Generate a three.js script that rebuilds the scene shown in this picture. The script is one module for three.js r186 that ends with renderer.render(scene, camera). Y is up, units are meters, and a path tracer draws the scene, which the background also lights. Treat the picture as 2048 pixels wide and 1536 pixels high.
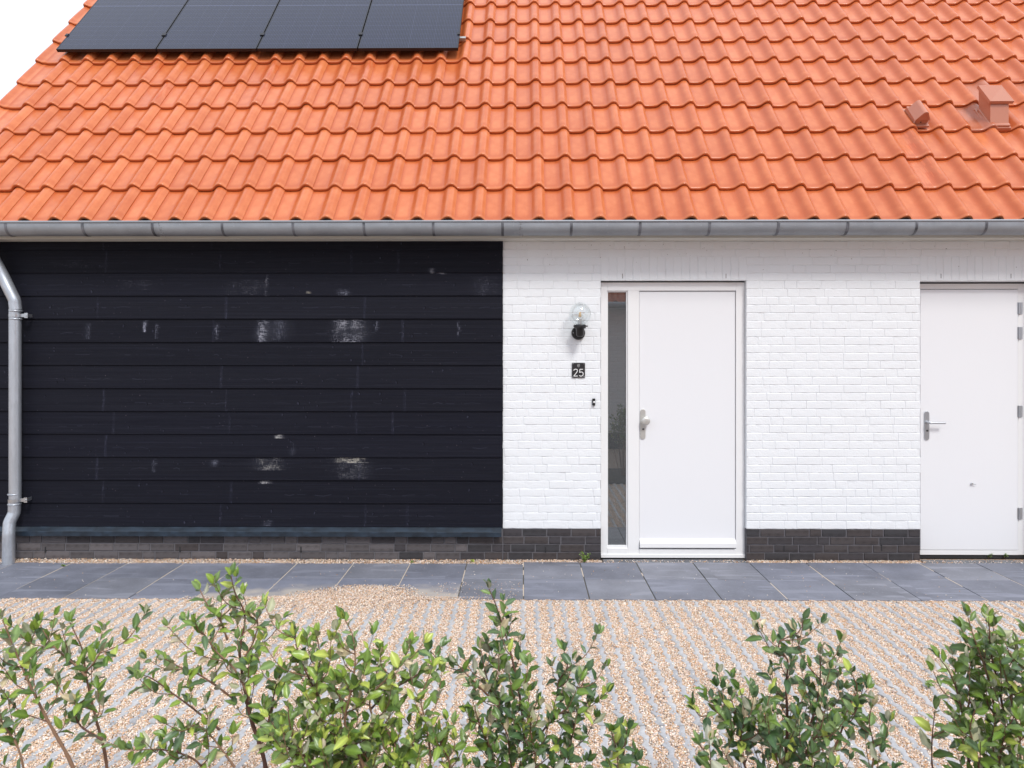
import * as THREE from 'three';
import { mergeGeometries, toCreasedNormals } from 'three/addons/utils/BufferGeometryUtils.js';
import { RoundedBoxGeometry } from 'three/addons/geometries/RoundedBoxGeometry.js';

// ---------------------------------------------------------------- camera, sky, sun, exposure
const F = 1365, CX = 1035, CY = 700, H = 1.905, D = 6.18, YAW = 0.008;   // lens in photo pixels (2048 x 1536), eye height, distance to the facade
const scene = new THREE.Scene();
const camera = new THREE.PerspectiveCamera(2 * Math.atan(768 / F) * 180 / Math.PI, 4 / 3, 0.05, 400);
camera.position.set(0, H, D);
camera.rotation.y = YAW;
camera.setViewOffset(2048, 1536, 1024 - CX, 768 - CY, 2048, 1536);
camera.focus = 5.9; camera.userData.fStop = 5.6;
scene.add(camera);

{ // bright, evenly veiled sky
  const w = 128, h = 64, d = new Float32Array(w * h * 4);
  for (let j = 0; j < h; j++) for (let i = 0; i < w; i++) {
    const el = ((j + 0.5) / h - 0.5) * Math.PI, s = Math.max(0, Math.sin(el));
    let L = el > 0 ? 0.80 + 0.27 * s : 0.32;
    const k = 4 * (j * w + i);
    d[k] = L * 0.925; d[k + 1] = L * 0.985; d[k + 2] = L * 1.10; d[k + 3] = 1;
  }
  const sky = new THREE.DataTexture(d, w, h, THREE.RGBAFormat, THREE.FloatType);
  sky.mapping = THREE.EquirectangularReflectionMapping; sky.magFilter = sky.minFilter = THREE.LinearFilter; sky.needsUpdate = true;
  scene.background = sky; scene.environment = sky;
}
const sun = new THREE.DirectionalLight(0xfffcf7, 2.0);
sun.position.set(6, 16, 13); sun.castShadow = true; sun.shadow.radius = 28;
Object.assign(sun.shadow.camera, { left: -9, right: 9, top: 9, bottom: -9, near: 1, far: 50 });
sun.shadow.mapSize.set(2048, 2048);
scene.add(sun, sun.target);

const renderer = new THREE.WebGLRenderer({ antialias: true });
renderer.setSize(1024, 768);
renderer.toneMapping = THREE.LinearToneMapping;
renderer.toneMappingExposure = 1.25;
renderer.shadowMap.enabled = true;

// ---------------------------------------------------------------- helpers
let seed = 12345;
const rnd = () => { seed = (seed + 0x6D2B79F5) | 0; let t = Math.imul(seed ^ (seed >>> 15), 1 | seed); t = (t + Math.imul(t ^ (t >>> 7), 61 | t)) ^ t; return ((t ^ (t >>> 14)) >>> 0) / 4294967296; };
const rr = (a, b) => a + (b - a) * rnd();
const pick = (a) => a[Math.floor(rnd() * a.length)];
const V = (x, y, z) => new THREE.Vector3(x, y, z);
const lerp = (a, b, t) => a + (b - a) * t, clamp = (x, a, b) => Math.min(b, Math.max(a, x)), smooth = (a, b, x) => { const t = clamp((x - a) / (b - a), 0, 1); return t * t * (3 - 2 * t); };
const hash = (x, y) => { let h = Math.imul(x | 0, 374761393) + Math.imul(y | 0, 668265263) | 0; h = Math.imul(h ^ (h >>> 13), 1274126177); return ((h ^ (h >>> 16)) >>> 0) / 4294967296; };
const noise = (x, y, per = 0) => { // value noise, periodic when per > 0
  const xi = Math.floor(x), yi = Math.floor(y), u = x - xi, v = y - yi, a = u * u * (3 - 2 * u), b = v * v * (3 - 2 * v);
  const m = (i, j) => per ? hash(((i % per) + per) % per, ((j % per) + per) % per) : hash(i, j);
  return lerp(lerp(m(xi, yi), m(xi + 1, yi), a), lerp(m(xi, yi + 1), m(xi + 1, yi + 1), a), b);
};
const fbm = (x, y, per = 0, oct = 4) => { let s = 0, a = 0.5, t = 0; for (let o = 0; o < oct; o++) { s += a * noise(x, y, per); t += a; a /= 2; x *= 2; y *= 2; per *= 2; x += per ? 0 : 17.3; } return s / t; };

// where a line of sight from the eye through a point of the photo meets a plane
const sight = (px, py) => V((px - CX) / F, -(py - CY) / F, -1).applyAxisAngle(V(0, 1, 0), YAW);
const onZ = (px, py, z = 0) => { const d = sight(px, py), t = (z - D) / d.z; return V(d.x * t, H + d.y * t, z); };
const onY = (px, py, y = 0) => { const d = sight(px, py), t = (y - H) / d.y; return V(d.x * t, y, D + d.z * t); };
const atDepth = (px, py, dep) => { const d = sight(px, py); return V(d.x * dep, H + d.y * dep, D + d.z * dep); };

function tex(size, fn, srgb = false, h = size) {
  const d = new Uint8Array(size * h * 4);
  for (let j = 0; j < h; j++) for (let i = 0; i < size; i++) {
    const c = fn(i / size, j / h), k = 4 * (j * size + i), a = Array.isArray(c) ? c : [c, c, c];
    for (let q = 0; q < 3; q++) d[k + q] = clamp(Math.round(a[q] * 255), 0, 255);
    d[k + 3] = 255;
  }
  const t = new THREE.DataTexture(d, size, h);
  t.wrapS = t.wrapT = THREE.RepeatWrapping; t.magFilter = THREE.LinearFilter; t.minFilter = THREE.LinearMipmapLinearFilter; t.generateMipmaps = true;
  if (srgb) t.colorSpace = THREE.SRGBColorSpace;
  t.needsUpdate = true; return t;
}
const rep = (t, m) => { const c = t.clone(); c.repeat.set(1 / m, 1 / m); c.needsUpdate = true; return c; };
const mat = (rgb, o = {}) => { const m = new THREE.MeshPhysicalMaterial({ roughness: 0.7, ...o }); m.color.setRGB(...rgb); return m; };

const used = new Map();
function numbered(name) { const k = used.get(name) ?? 0; used.set(name, k + 1); return k ? `${name}_${String(k).padStart(3, '0')}` : name; }
function mesh(name, geo, m, parent) {
  const o = new THREE.Mesh(geo, m); o.name = numbered(name); o.castShadow = o.receiveShadow = true;
  if (parent) parent.add(o); return o;
}
function group(name, parent, x = 0, y = 0, z = 0) { const g = new THREE.Group(); g.name = numbered(name); g.position.set(x, y, z); (parent ?? scene).add(g); return g; }
function tag(o, label, category, grp, kind) { if (label) o.userData.label = label; if (category) o.userData.category = category; if (grp) o.userData.group = grp; if (kind) o.userData.kind = kind; return o; }
const struct = (name, geo, m) => { const o = mesh(name, geo, m, scene); o.userData.kind = 'structure'; return o; };
function metricUV(g) { // uv in metres from the facing axis
  if (g.index) g = g.toNonIndexed();
  g.computeVertexNormals();
  const p = g.attributes.position, n = g.attributes.normal, uv = new Float32Array(p.count * 2);
  for (let i = 0; i < p.count; i += 3) {
    const a = Math.abs(n.getX(i)), b = Math.abs(n.getY(i)), c = Math.abs(n.getZ(i));
    for (let k = i; k < i + 3; k++) {
      const x = p.getX(k), y = p.getY(k), z = p.getZ(k);
      const [u, v] = c >= a && c >= b ? [x, y] : b >= a ? [x, z] : [z, y];
      uv[2 * k] = u; uv[2 * k + 1] = v;
    }
  }
  g.setAttribute('uv', new THREE.BufferAttribute(uv, 2)); return g;
}
const box = (x0, x1, y0, y1, z0, z1) => metricUV(new THREE.BoxGeometry(x1 - x0, y1 - y0, z1 - z0).translate((x0 + x1) / 2, (y0 + y1) / 2, (z0 + z1) / 2));
const rbox = (w, h, d, r, s = 2) => { const g = new RoundedBoxGeometry(w, h, d, s, r); return g; };
const rboxAt = (x0, x1, y0, y1, z0, z1, r = 0.003) => rbox(x1 - x0, y1 - y0, z1 - z0, r).translate((x0 + x1) / 2, (y0 + y1) / 2, (z0 + z1) / 2);
const clean = (g) => { g = g.index ? g.toNonIndexed() : g; for (const k of Object.keys(g.attributes)) if (!['position', 'normal', 'uv'].includes(k)) g.deleteAttribute(k); if (!g.attributes.uv) g.setAttribute('uv', new THREE.BufferAttribute(new Float32Array(g.attributes.position.count * 2), 2)); return g; };
const merged = (list) => mergeGeometries(list.map(clean));
const moved = (g, o) => { o.updateMatrix(); return g.clone().applyMatrix4(o.matrix); };

// ---------------------------------------------------------------- textures and materials
const fine = tex(512, (u, v) => fbm(u * 32, v * 32, 32, 4));
const coarse = tex(512, (u, v) => fbm(u * 8, v * 8, 8, 5));
const paintBump = tex(512, (u, v) => 0.6 * fbm(u * 40, v * 40, 40, 3) + 0.4 * fbm(u * 10, v * 10, 10, 2));
const whiteMap = tex(512, (u, v) => { const a = fbm(u * 6, v * 6, 6, 4), b = fbm(u * 40 + 3, v * 40, 40, 2); const s = 0.965 + 0.035 * a - (b > 0.85 ? 0.02 : 0); return [s, s, s]; });
const M = {
  paint: mat([0.775, 0.795, 0.82], { roughness: 0.62, map: rep(whiteMap, 1.3), bumpMap: rep(paintBump, 0.35), bumpScale: 0.0022 }),
  joinery: mat([0.785, 0.785, 0.79], { roughness: 0.32, bumpMap: rep(fine, 0.5), bumpScale: 0.0002 }),
  leaf: mat([0.765, 0.77, 0.795], { roughness: 0.4, bumpMap: rep(coarse, 0.7), bumpScale: 0.0006 }),
  fascia: mat([0.66, 0.65, 0.60], { roughness: 0.5 }),
  gap: mat([0.02, 0.02, 0.022], { roughness: 0.9 }),
  zinc: mat([0.33, 0.345, 0.375], { roughness: 0.5, metalness: 0.3, map: rep(tex(512, (u, v) => { const a = fbm(u * 6, v * 6, 6, 5), b = fbm(u * 60, v * 60, 60, 2), c = 0.72 + 0.36 * a + (b > 0.83 ? 0.2 : 0); return [c * 0.97, c * 0.99, c]; }), 0.8), bumpMap: rep(coarse, 0.4), bumpScale: 0.0006 }),
  zincBand: mat([0.28, 0.29, 0.33], { roughness: 0.45, metalness: 0.3, map: rep(coarse, 0.5) }),
  pipe: mat([0.50, 0.53, 0.58], { roughness: 0.36, metalness: 0.6, map: rep(tex(256, (u, v) => { const a = 0.82 + 0.25 * fbm(u * 12, v * 12, 12, 4); return [a, a, a]; }), 0.5) }),
  steel: mat([0.55, 0.57, 0.6], { roughness: 0.3, metalness: 0.9 }),
  alu: mat([0.62, 0.61, 0.58], { roughness: 0.38, metalness: 0.6 }),
  black: mat([0.012, 0.012, 0.014], { roughness: 0.28 }),
  plate: mat([0.016, 0.015, 0.018], { roughness: 0.4 }),
  white: mat([0.8, 0.8, 0.8], { roughness: 0.5 }),
  glass: mat([1, 1, 1], { roughness: 0.0, transmission: 1, thickness: 0, ior: 1.5 }),
  globe: mat([0.97, 0.98, 0.98], { roughness: 0.0, transmission: 1, thickness: 0, ior: 1.75 }),
  pane: mat([0.42, 0.45, 0.47], { metalness: 0.17, roughness: 0.0, transmission: 1, thickness: 0, ior: 2.3 }),
  ledge: mat([0.03, 0.05, 0.078], { roughness: 0.38, map: rep(coarse, 0.6) }),
  mortar: mat([0.13, 0.125, 0.138], { roughness: 0.95, bumpMap: rep(fine, 0.15), bumpScale: 0.002 }),
  interior: mat([0.06, 0.065, 0.07], { roughness: 0.9 }),
  soil: mat([0.05, 0.035, 0.025], { roughness: 1, bumpMap: rep(fine, 0.3), bumpScale: 0.02 }),
  vent: mat([0.48, 0.19, 0.12], { roughness: 0.28 }),
  panelFrame: mat([0.012, 0.012, 0.016], { roughness: 0.35, metalness: 0.3 }),
  rail: mat([0.45, 0.44, 0.43], { roughness: 0.4, metalness: 0.8 }),
};

// ---------------------------------------------------------------- the house, base at the middle of the facade
const house = tag(group('house'), 'white brick and black timber house with orange tiled roof behind the gravel drive', 'house');
const cladEdge = onZ(1006, 900).x, leftEnd = -5.3, rightEnd = 6.3, plinthTop = 0.289, soffitY = 2.887, BH = 0.0722;
const doorA = { l: onZ(1201, 800).x, r: onZ(1493.5, 800).x, top: onZ(1300, 561).y };
const doorB = { l: onZ(1840, 800).x, r: 4.63, top: onZ(1900, 562).y };

// white brick wall: a slab with two door openings, bricks proud of it
function wallGeo(x0, x1, y0, y1, holes, z0, z1) {
  const s = new THREE.Shape();
  // outline with notches for openings that start at the bottom
  s.moveTo(x0, y0);
  for (const h of holes) { s.lineTo(h.l, y0); s.lineTo(h.l, h.top); s.lineTo(h.r, h.top); s.lineTo(h.r, y0); }
  s.lineTo(x1, y0); s.lineTo(x1, y1); s.lineTo(x0, y1);
  return metricUV(new THREE.ExtrudeGeometry(s, { depth: z1 - z0, bevelEnabled: false }).translate(0, 0, z0));
}
const whiteWall = mesh('brick_wall', wallGeo(cladEdge, rightEnd, plinthTop, 3.08, [doorA, doorB], -0.3, -0.0018), M.paint, house);
whiteWall.userData.label = 'white painted brick wall around the two doors';

// brick faces: front grid with softened irregular edges, 0 = stretcher variants, scaled for cut bricks
function brickGeo(w, h, d, ch, wob) {
  const nx = 7, ny = 4, P = [], I = [];
  const xs = [0, ch, w * 0.27, w * 0.5, w * 0.73, w - ch, w], ys = [0, ch, h - ch, h];
  const jx = Array.from({ length: nx * ny }, () => rr(-1, 1) * wob), jy = Array.from({ length: nx * ny }, () => rr(-1, 1) * wob), jz = Array.from({ length: nx * ny }, () => rr(-1, 1) * wob * 0.5);
  for (let j = 0; j < ny; j++) for (let i = 0; i < nx; i++) {
    const e = i === 0 || j === 0 || i === nx - 1 || j === ny - 1, k = j * nx + i;
    P.push(xs[i] - w / 2 + jx[k] * (i % (nx - 1) ? 0.5 : 1), ys[j] - h / 2 + jy[k], (e ? -ch * (ch > 0.004 ? 0.29 : 0.8) : 0) + jz[k]);
  }
  for (let j = 0; j < ny - 1; j++) for (let i = 0; i < nx - 1; i++) { const a = j * nx + i; I.push(a, a + 1, a + nx + 1, a, a + nx + 1, a + nx); }
  // skirt back to the wall
  const ring = []; for (let i = 0; i < nx; i++) ring.push(i); for (let j = 1; j < ny; j++) ring.push(j * nx + nx - 1); for (let i = nx - 2; i >= 0; i--) ring.push((ny - 1) * nx + i); for (let j = ny - 2; j > 0; j--) ring.push(j * nx);
  const b0 = P.length / 3; for (const k of ring) P.push(P[3 * k], P[3 * k + 1], -d);
  for (let q = 0; q < ring.length; q++) { const a = ring[q], b = ring[(q + 1) % ring.length], c = b0 + q, e = b0 + (q + 1) % ring.length; I.push(a, c, e, a, e, b); }
  const g = new THREE.BufferGeometry(); g.setAttribute('position', new THREE.Float32BufferAttribute(P, 3)); g.setIndex(I); g.computeVertexNormals();
  const uv = [], ou = rnd() * 3, ov = rnd() * 3; for (let k = 0; k < P.length; k += 3) uv.push(P[k] + ou, P[k + 1] + ov);
  g.setAttribute('uv', new THREE.Float32BufferAttribute(uv, 2)); return g;
}
const LS = 0.2105, LH = 0.1, JO = 0.0115;
const softStretch = Array.from({ length: 6 }, () => brickGeo(LS + 0.006, BH - 0.0035, 0.008, 0.005, 0.0018)), softHead = Array.from({ length: 3 }, () => brickGeo(LH + 0.006, BH - 0.0035, 0.008, 0.005, 0.0018));
const hardStretch = Array.from({ length: 5 }, () => brickGeo(LS, BH - 0.011, 0.012, 0.003, 0.001)), hardHead = Array.from({ length: 3 }, () => brickGeo(LH, BH - 0.011, 0.012, 0.003, 0.001));
function course(x0, x1, out, y, stretch, head) { // bricks of one course, cut at both ends, laid in a wild bond
  let x = x0 - rr(0, 0.5) * LS;
  while (x < x1 - 0.02) {
    const h = rnd() < 0.2, L = h ? LH : LS, a = Math.max(x, x0), b = Math.min(x + L, x1);
    if (b - a > 0.018) out.push({ x: (a + b) / 2, y, w: b - a, geo: (b - a) < 0.13 ? pick(head) : pick(stretch), L: (b - a) < 0.13 ? LH : LS });
    x += L + JO;
  }
}
const white = [];
const nCourses = Math.round((3.04 - plinthTop) / BH);
for (let r = 0; r < nCourses; r++) {
  const y = plinthTop + (r + 0.5) * BH, parts = [];
  const high = y > doorA.top - 0.01 && y < doorA.top + 0.215;
  if (y < doorA.top + 0.2) parts.push([cladEdge, doorA.l], [doorA.r, doorB.l], [doorB.r, rightEnd]); else parts.push([cladEdge, rightEnd]);
  for (const [a, b] of parts) course(a, b, white, y, softStretch, softHead);
}
const soldierY = doorA.top + 0.107;
for (const d of [doorA, doorB]) { const n = Math.round((d.r - d.l) / BH), w = (d.r - d.l) / n; for (let i = 0; i < n; i++) white.push({ x: d.l + (i + 0.5) * w, y: soldierY, w: LS, geo: pick(softStretch), L: LS, up: true, sy: w / BH }); }
white.sort((a, b) => (a.x > 4.6 ? 9 : 0) + a.y - ((b.x > 4.6 ? 9 : 0) + b.y));
const dummy = new THREE.Object3D();
function layBricks(list, m, parent, name, restName, most, z = 0) {
  const rest = [];
  list.forEach((b, i) => {
    dummy.position.set(b.x, b.y, z + (b.dz ?? 0)); dummy.rotation.set(0, 0, b.up ? Math.PI / 2 : 0); dummy.scale.set(b.w / b.L, b.sy ?? 1, 1);
    if (i < most) { const o = mesh(name, b.geo, typeof m === 'function' ? m(b) : m, parent); o.position.copy(dummy.position); o.rotation.copy(dummy.rotation); o.scale.copy(dummy.scale); }
    else rest.push(moved(b.geo, dummy));
  });
  dummy.scale.set(1, 1, 1); dummy.rotation.set(0, 0, 0);
  if (rest.length) mesh(restName, merged(rest), typeof m === 'function' ? m(list[0]) : m, parent).userData.kind = 'stuff';
}
for (const b of white) b.dz = rr(-0.0009, 0.0009);
layBricks(white, M.paint, whiteWall, 'painted_brick', 'painted_brickwork', 300);
// open weep joints above the doors
for (const [px, py] of [[1245, 552], [1452, 552], [1882, 552], [2022, 552]]) { const p = onZ(px, py); mesh('weep_joint', rboxAt(p.x - 0.004, p.x + 0.004, p.y - 0.021, p.y + 0.021, -0.006, 0.0016, 0.001), mat([0.36, 0.35, 0.35]), whiteWall); }

{ // specks of dirt on the paint below the eaves
  const sp = []; for (let k = 0; k < 70; k++) { const px = k < 45 ? rr(1030, 1420) : rr(1420, 2040), py = 486 + 70 * rnd() * rnd(), p = onZ(px, py), s = rr(0.0012, 0.0032); if (p.x > doorA.l && p.x < doorA.r && p.y < doorA.top) continue; sp.push(new THREE.IcosahedronGeometry(s, 0).scale(rr(0.7, 1.6), rr(0.7, 1.6), 0.3).translate(p.x, p.y, 0.0006)); }
  mesh('paint_specks', merged(sp), mat([0.16, 0.13, 0.11]), whiteWall).userData.kind = 'stuff';
}
// dark brick plinth
const plinths = [[leftEnd, doorA.l], [doorA.r, doorB.l], [doorB.r, rightEnd]].map(([a, b]) => mesh('plinth', box(a, b, -0.2, plinthTop, -0.3, -0.006), M.mortar, house));
['dark brick plinth left of the front door', 'dark brick plinth between the two doors', 'dark brick plinth right of the side door'].forEach((l, i) => { plinths[i].userData.label = l; });
const darkMap = tex(256, (u, v) => { const a = fbm(u * 10, v * 14, 2, 4), b = 0.55 + 0.8 * a; return [b, b * 0.97, b * 0.95]; });
const darkBricks = [[0.042, 0.037, 0.041], [0.052, 0.043, 0.044], [0.038, 0.036, 0.041], [0.06, 0.051, 0.053], [0.047, 0.042, 0.048]].map((c) => mat(c, { roughness: 0.75, map: rep(darkMap, 0.4), bumpMap: rep(fine, 0.12), bumpScale: 0.002 }));
const paleBricks = [[0.105, 0.096, 0.103], [0.085, 0.077, 0.082], [0.122, 0.11, 0.116]].map((c) => mat(c, { roughness: 0.8, map: rep(darkMap, 0.4), bumpMap: rep(fine, 0.12), bumpScale: 0.002 }));
const dark = [];
for (let r = 0; r < 4; r++) {
  const y = 0.004 + (r + 0.5) * BH * 0.985;
  for (const [a, b] of [[leftEnd, cladEdge - 0.006], [cladEdge + 0.004, doorA.l], [doorA.r, doorB.l], [doorB.r, rightEnd]]) { if (r === 3 && b < cladEdge) continue; course(a, b, dark, y, hardStretch, hardHead); }
}
[[leftEnd, doorA.l], [doorA.r, doorB.l], [doorB.r, rightEnd]].forEach(([a, b], i) => layBricks(dark.filter((q) => q.x > a && q.x < b), (q) => q.x < cladEdge - 0.3 && rnd() < 0.8 ? pick(paleBricks) : pick(darkBricks), plinths[i], 'plinth_brick', 'plinth_brickwork', 300, 0.001));
for (const [px, py] of [[91, 1099], [360, 1099], [602, 1099], [1091, 1099], [1568, 1097], [1763, 1096]]) { const p = onZ(px, py); mesh('weep_joint', rboxAt(p.x - 0.006, p.x + 0.006, p.y - 0.026, p.y + 0.026, -0.006, 0.003, 0.001), M.gap, plinths[px < 1300 ? 0 : 1]); }

// black timber cladding: lapped planks
const cladGeo = box(leftEnd, cladEdge - 0.004, plinthTop + 0.002, 3.08, -0.3, -0.012);
const cladding = mesh('timber_cladding', cladGeo, M.gap, house);
cladding.userData.label = 'black timber cladding of wide horizontal planks';
const CW = 5.4, CHh = 2.8;
function claddingMap() {
  const w = 2048, h = 1024, c = document.createElement('canvas'); c.width = w; c.height = h;
  const g = c.getContext('2d'); g.fillStyle = 'rgb(31,31,38)'; g.fillRect(0, 0, w, h);
  const X = (x) => (x - leftEnd + 0.05) / CW * w, Y = (y) => (1 - (y - 0.28) / CHh) * h;
  const at = (px, py) => { const p = onZ(px, py, 0.02); return [X(p.x), Y(p.y)]; };
  const joints = [455, 500, 546, 592, 638, 685, 731, 777, 823, 869, 915, 961, 1007, 1054];
  for (let i = 0; i + 1 < joints.length; i++) {
    const y0 = at(300, joints[i])[1], y1 = at(300, joints[i + 1])[1], t = rr(-4, 5);
    g.fillStyle = `rgba(${37 + t},${37 + t},${44 + t},0.5)`; g.fillRect(0, y0, w, y1 - y0);
    g.save(); g.beginPath(); g.rect(0, y0, w, y1 - y0); g.clip();
    for (let k = 0; k < 420; k++) { // grain
      const y = lerp(y0, y1, rnd()), x = rnd() * w, L = rr(40, 500), b = rnd() < 0.5 ? 0 : rr(60, 120);
      g.strokeStyle = `rgba(${b},${b},${b + 8},${rr(0.03, 0.12)})`; g.lineWidth = rr(0.5, 1.6);
      g.beginPath(); g.moveTo(x, y); g.bezierCurveTo(x + L * 0.3, y + rr(-3, 3), x + L * 0.6, y + rr(-3, 3), x + L, y + rr(-2, 2)); g.stroke();
    }
    const ym = lerp(y0, y1, rr(0.45, 0.65)); // pale broken crack line along the heart of the board
    for (let x = 0; x < w;) { const L = rr(6, 60); if (rnd() < 0.6) { g.strokeStyle = `rgba(165,165,175,${rr(0.08, 0.34)})`; g.lineWidth = rr(0.6, 1.3); g.beginPath(); g.moveTo(x, ym + rr(-2.5, 2.5)); g.lineTo(x + L * 0.5, ym + rr(-3.5, 3.5)); g.lineTo(x + L, ym + rr(-2.5, 2.5)); g.stroke(); } x += L + rr(2, 40); }
    for (const sx of [205, 440, 715, 795, -30]) if (rnd() < 0.6) { // stacking-stick marks
      const x = at(sx + rr(-18, 22), 700)[0]; g.strokeStyle = `rgba(140,140,158,${rr(0.03, 0.10)})`; g.lineWidth = rr(4, 10);
      g.beginPath(); g.moveTo(x, y0); g.lineTo(x + rr(-3, 3), lerp(y0, y1, 0.5)); g.lineTo(x + rr(-2, 2), y1); g.stroke(); for (let q = 0; q < 14; q++) { g.fillStyle = `rgba(150,150,165,${rr(0.04, 0.22)})`; const yy = lerp(y0, y1, rnd()); g.fillRect(x + rr(-4, 4), yy, rr(0.8, 2.4), rr(2, 14)); }
    }
    for (let k = 0; k < 20; k++) { // knots
      const x = rnd() * w, y = lerp(y0, y1, rr(0.12, 0.88)), r = rr(1.4, 3.4), e = rr(1, 1.9), a = rr(-0.4, 0.4);
      g.fillStyle = 'rgba(4,4,8,0.7)'; g.beginPath(); g.ellipse(x + r * 0.5, y - r * 0.2, r * 1.1, r * e * 1.1, a, 0, 7); g.fill();
      const kc = rr(60, 92); g.fillStyle = `rgba(${kc},${kc},${kc + 10},${rr(0.5, 0.85)})`; g.beginPath(); g.ellipse(x, y, r * 0.85, r * e * 0.9, a, 0, 7); g.fill();
    }
    for (let k = 0; k < 40; k++) { g.fillStyle = `rgba(225,195,185,${rr(0.1, 0.6)})`; g.fillRect(rnd() * w, lerp(y0, y1, rnd()), rr(0.8, 2.2), rr(0.8, 2.6)); }
    g.restore();
  }
  const scuff = (x0, y0, x1, y1, a, warm = 0, n = 260, vert = false) => { a = Math.min(1, a * 1.25); n *= 1.6; // abraded patches: fine crossing scratches
    const [a0, b0] = at(x0, y0), [a1, b1] = at(x1, y1);
    for (let k = 0; k < 9; k++) { const x = lerp(a0, a1, rr(0.15, 0.85)), y = lerp(b0, b1, rr(0.1, 0.9)), r = Math.min(a1 - a0, b1 - b0) * rr(0.4, 1.0), gr = g.createRadialGradient(x, y, 0, x, y, r); gr.addColorStop(0, `rgba(${150 + 40 * warm},${149 + 18 * warm},${150 - 36 * warm},${a * 0.075})`); gr.addColorStop(1, 'rgba(150,150,150,0)'); g.fillStyle = gr; g.fillRect(a0 - 30, b0, a1 - a0 + 60, b1 - b0); }
    for (let k = 0; k < n; k++) {
      const u = 0.5 + (rnd() + rnd() - 1) * 0.62, v = rnd(), edge = Math.min(1, Math.max(0.15, 3 * Math.min(u, 1 - u))) * smooth(0.25, 0.7, fbm(u * 6 + x0, v * 4 + y0, 0, 3)) * 1.25, x = lerp(a0, a1, u) + rr(-3, 3), y = lerp(b0, b1, v), hz = rnd() < (vert ? 0.2 : 0.6), L = rr(1, 13);
      g.strokeStyle = `rgba(${205 + 40 * warm},${203 + 22 * warm},${203 - 40 * warm},${a * edge * rr(0.2, 1)})`; g.lineWidth = rr(0.4, 1.0);
      g.beginPath(); g.moveTo(x, y); g.lineTo(hz ? x + L : x + rr(-1, 1), hz ? y + rr(-0.5, 0.5) : Math.min(b1, y + L)); g.stroke();
    }
  };
  scuff(510, 640, 536, 684, 0.75, 0.1, 330); scuff(538, 640, 576, 684, 0.45, 0, 210, true); scuff(655, 639, 736, 684, 0.75, 0.15, 900);
  scuff(284, 640, 292, 664, 0.9, 0, 110, true); scuff(170, 645, 181, 678, 0.4, 0, 70, true); scuff(309, 645, 315, 678, 0.5, 0, 60, true); scuff(428, 645, 436, 680, 0.5, 0, 80, true); scuff(750, 641, 755, 663, 0.6, 0, 40, true); scuff(914, 641, 919, 675, 0.5, 0, 50, true);
  scuff(440, 560, 540, 590, 0.3, 0.2, 220); scuff(528, 548, 536, 592, 0.45, 0.2, 70, true); scuff(612, 582, 619, 587, 1, 0.7, 40); scuff(670, 578, 702, 591, 0.5, 0, 80); scuff(940, 552, 1000, 592, 0.26, 0, 200);
  scuff(858, 536, 868, 547, 1, 0.2, 60); scuff(868, 545, 900, 548, 1, 0.2, 50); scuff(225, 560, 320, 580, 0.2, 0.2, 160); scuff(60, 520, 250, 536, 0.16, 0.2, 200);
  scuff(545, 869, 566, 877, 1, 0.35, 130); scuff(495, 915, 575, 941, 0.5, 0.45, 420); scuff(658, 915, 742, 926, 0.9, 0.55, 480); scuff(664, 924, 740, 958, 0.4, 0.3, 420); scuff(303, 918, 311, 945, 0.4, 0, 70, true); scuff(420, 920, 436, 934, 0.4, 0, 70);
  scuff(513, 961, 543, 968, 1, 0.3, 150); scuff(518, 1040, 546, 1052, 0.4, 0, 90); scuff(580, 885, 590, 912, 0.3, 0, 60, true);
  const t = new THREE.CanvasTexture(c); t.colorSpace = THREE.SRGBColorSpace; t.wrapS = t.wrapT = THREE.ClampToEdgeWrapping; return t;
}
const timber = mat([0.52, 0.55, 0.68], { roughness: 0.6, specularIntensity: 0.22, map: claddingMap(), bumpMap: rep(tex(512, (u, v) => 0.7 * fbm(u * 6, v * 96, 0, 3) + 0.3 * fbm(u * 60, v * 60, 60, 2)), 1), bumpScale: 0.0012 });
{ const joints = [455, 500, 546, 592, 638, 685, 731, 777, 823, 869, 915, 961, 1007, 1054].map((y) => onZ(500, y, 0.02).y);
  for (let i = 0; i + 1 < joints.length; i++) {
    const y0 = joints[i + 1], y1 = joints[i] + 0.004, x0 = leftEnd - 0.02, x1 = cladEdge - 0.003 + rr(-0.003, 0.003), S = new THREE.Shape();
    // wedge section: foot proud, head tucked behind the board above
    const pts = [[-0.014, y0 + 0.003], [0.018, y0 + 0.0015], [0.0205, y0 + 0.004], [0.008, y1], [-0.014, y1]];
    const P = [], uv = [];
    const quad = (a, b) => { const A = [x0, a[1], a[0]], B = [x1, a[1], a[0]], C = [x1, b[1], b[0]], E = [x0, b[1], b[0]]; for (const q of [A, B, C, A, C, E]) P.push(...q); };
    for (let k = 0; k < 4; k++) quad(pts[k], pts[k + 1]);
    for (const x of [x0, x1]) for (const [a, b, c] of [[0, 1, 2], [0, 2, 3], [0, 3, 4]]) for (const q of x === x1 ? [a, b, c] : [a, c, b]) P.push(x, pts[q][1], pts[q][0]);
    for (let k = 0; k < P.length; k += 3) uv.push((P[k] - leftEnd + 0.05) / CW, (P[k + 1] - 0.28) / CHh);
    const g = new THREE.BufferGeometry(); g.setAttribute('position', new THREE.Float32BufferAttribute(P, 3)); g.setAttribute('uv', new THREE.Float32BufferAttribute(uv, 2)); g.computeVertexNormals();
    mesh('plank', g, timber, cladding).position.z = rr(0, 0.002);
  }
}
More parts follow.
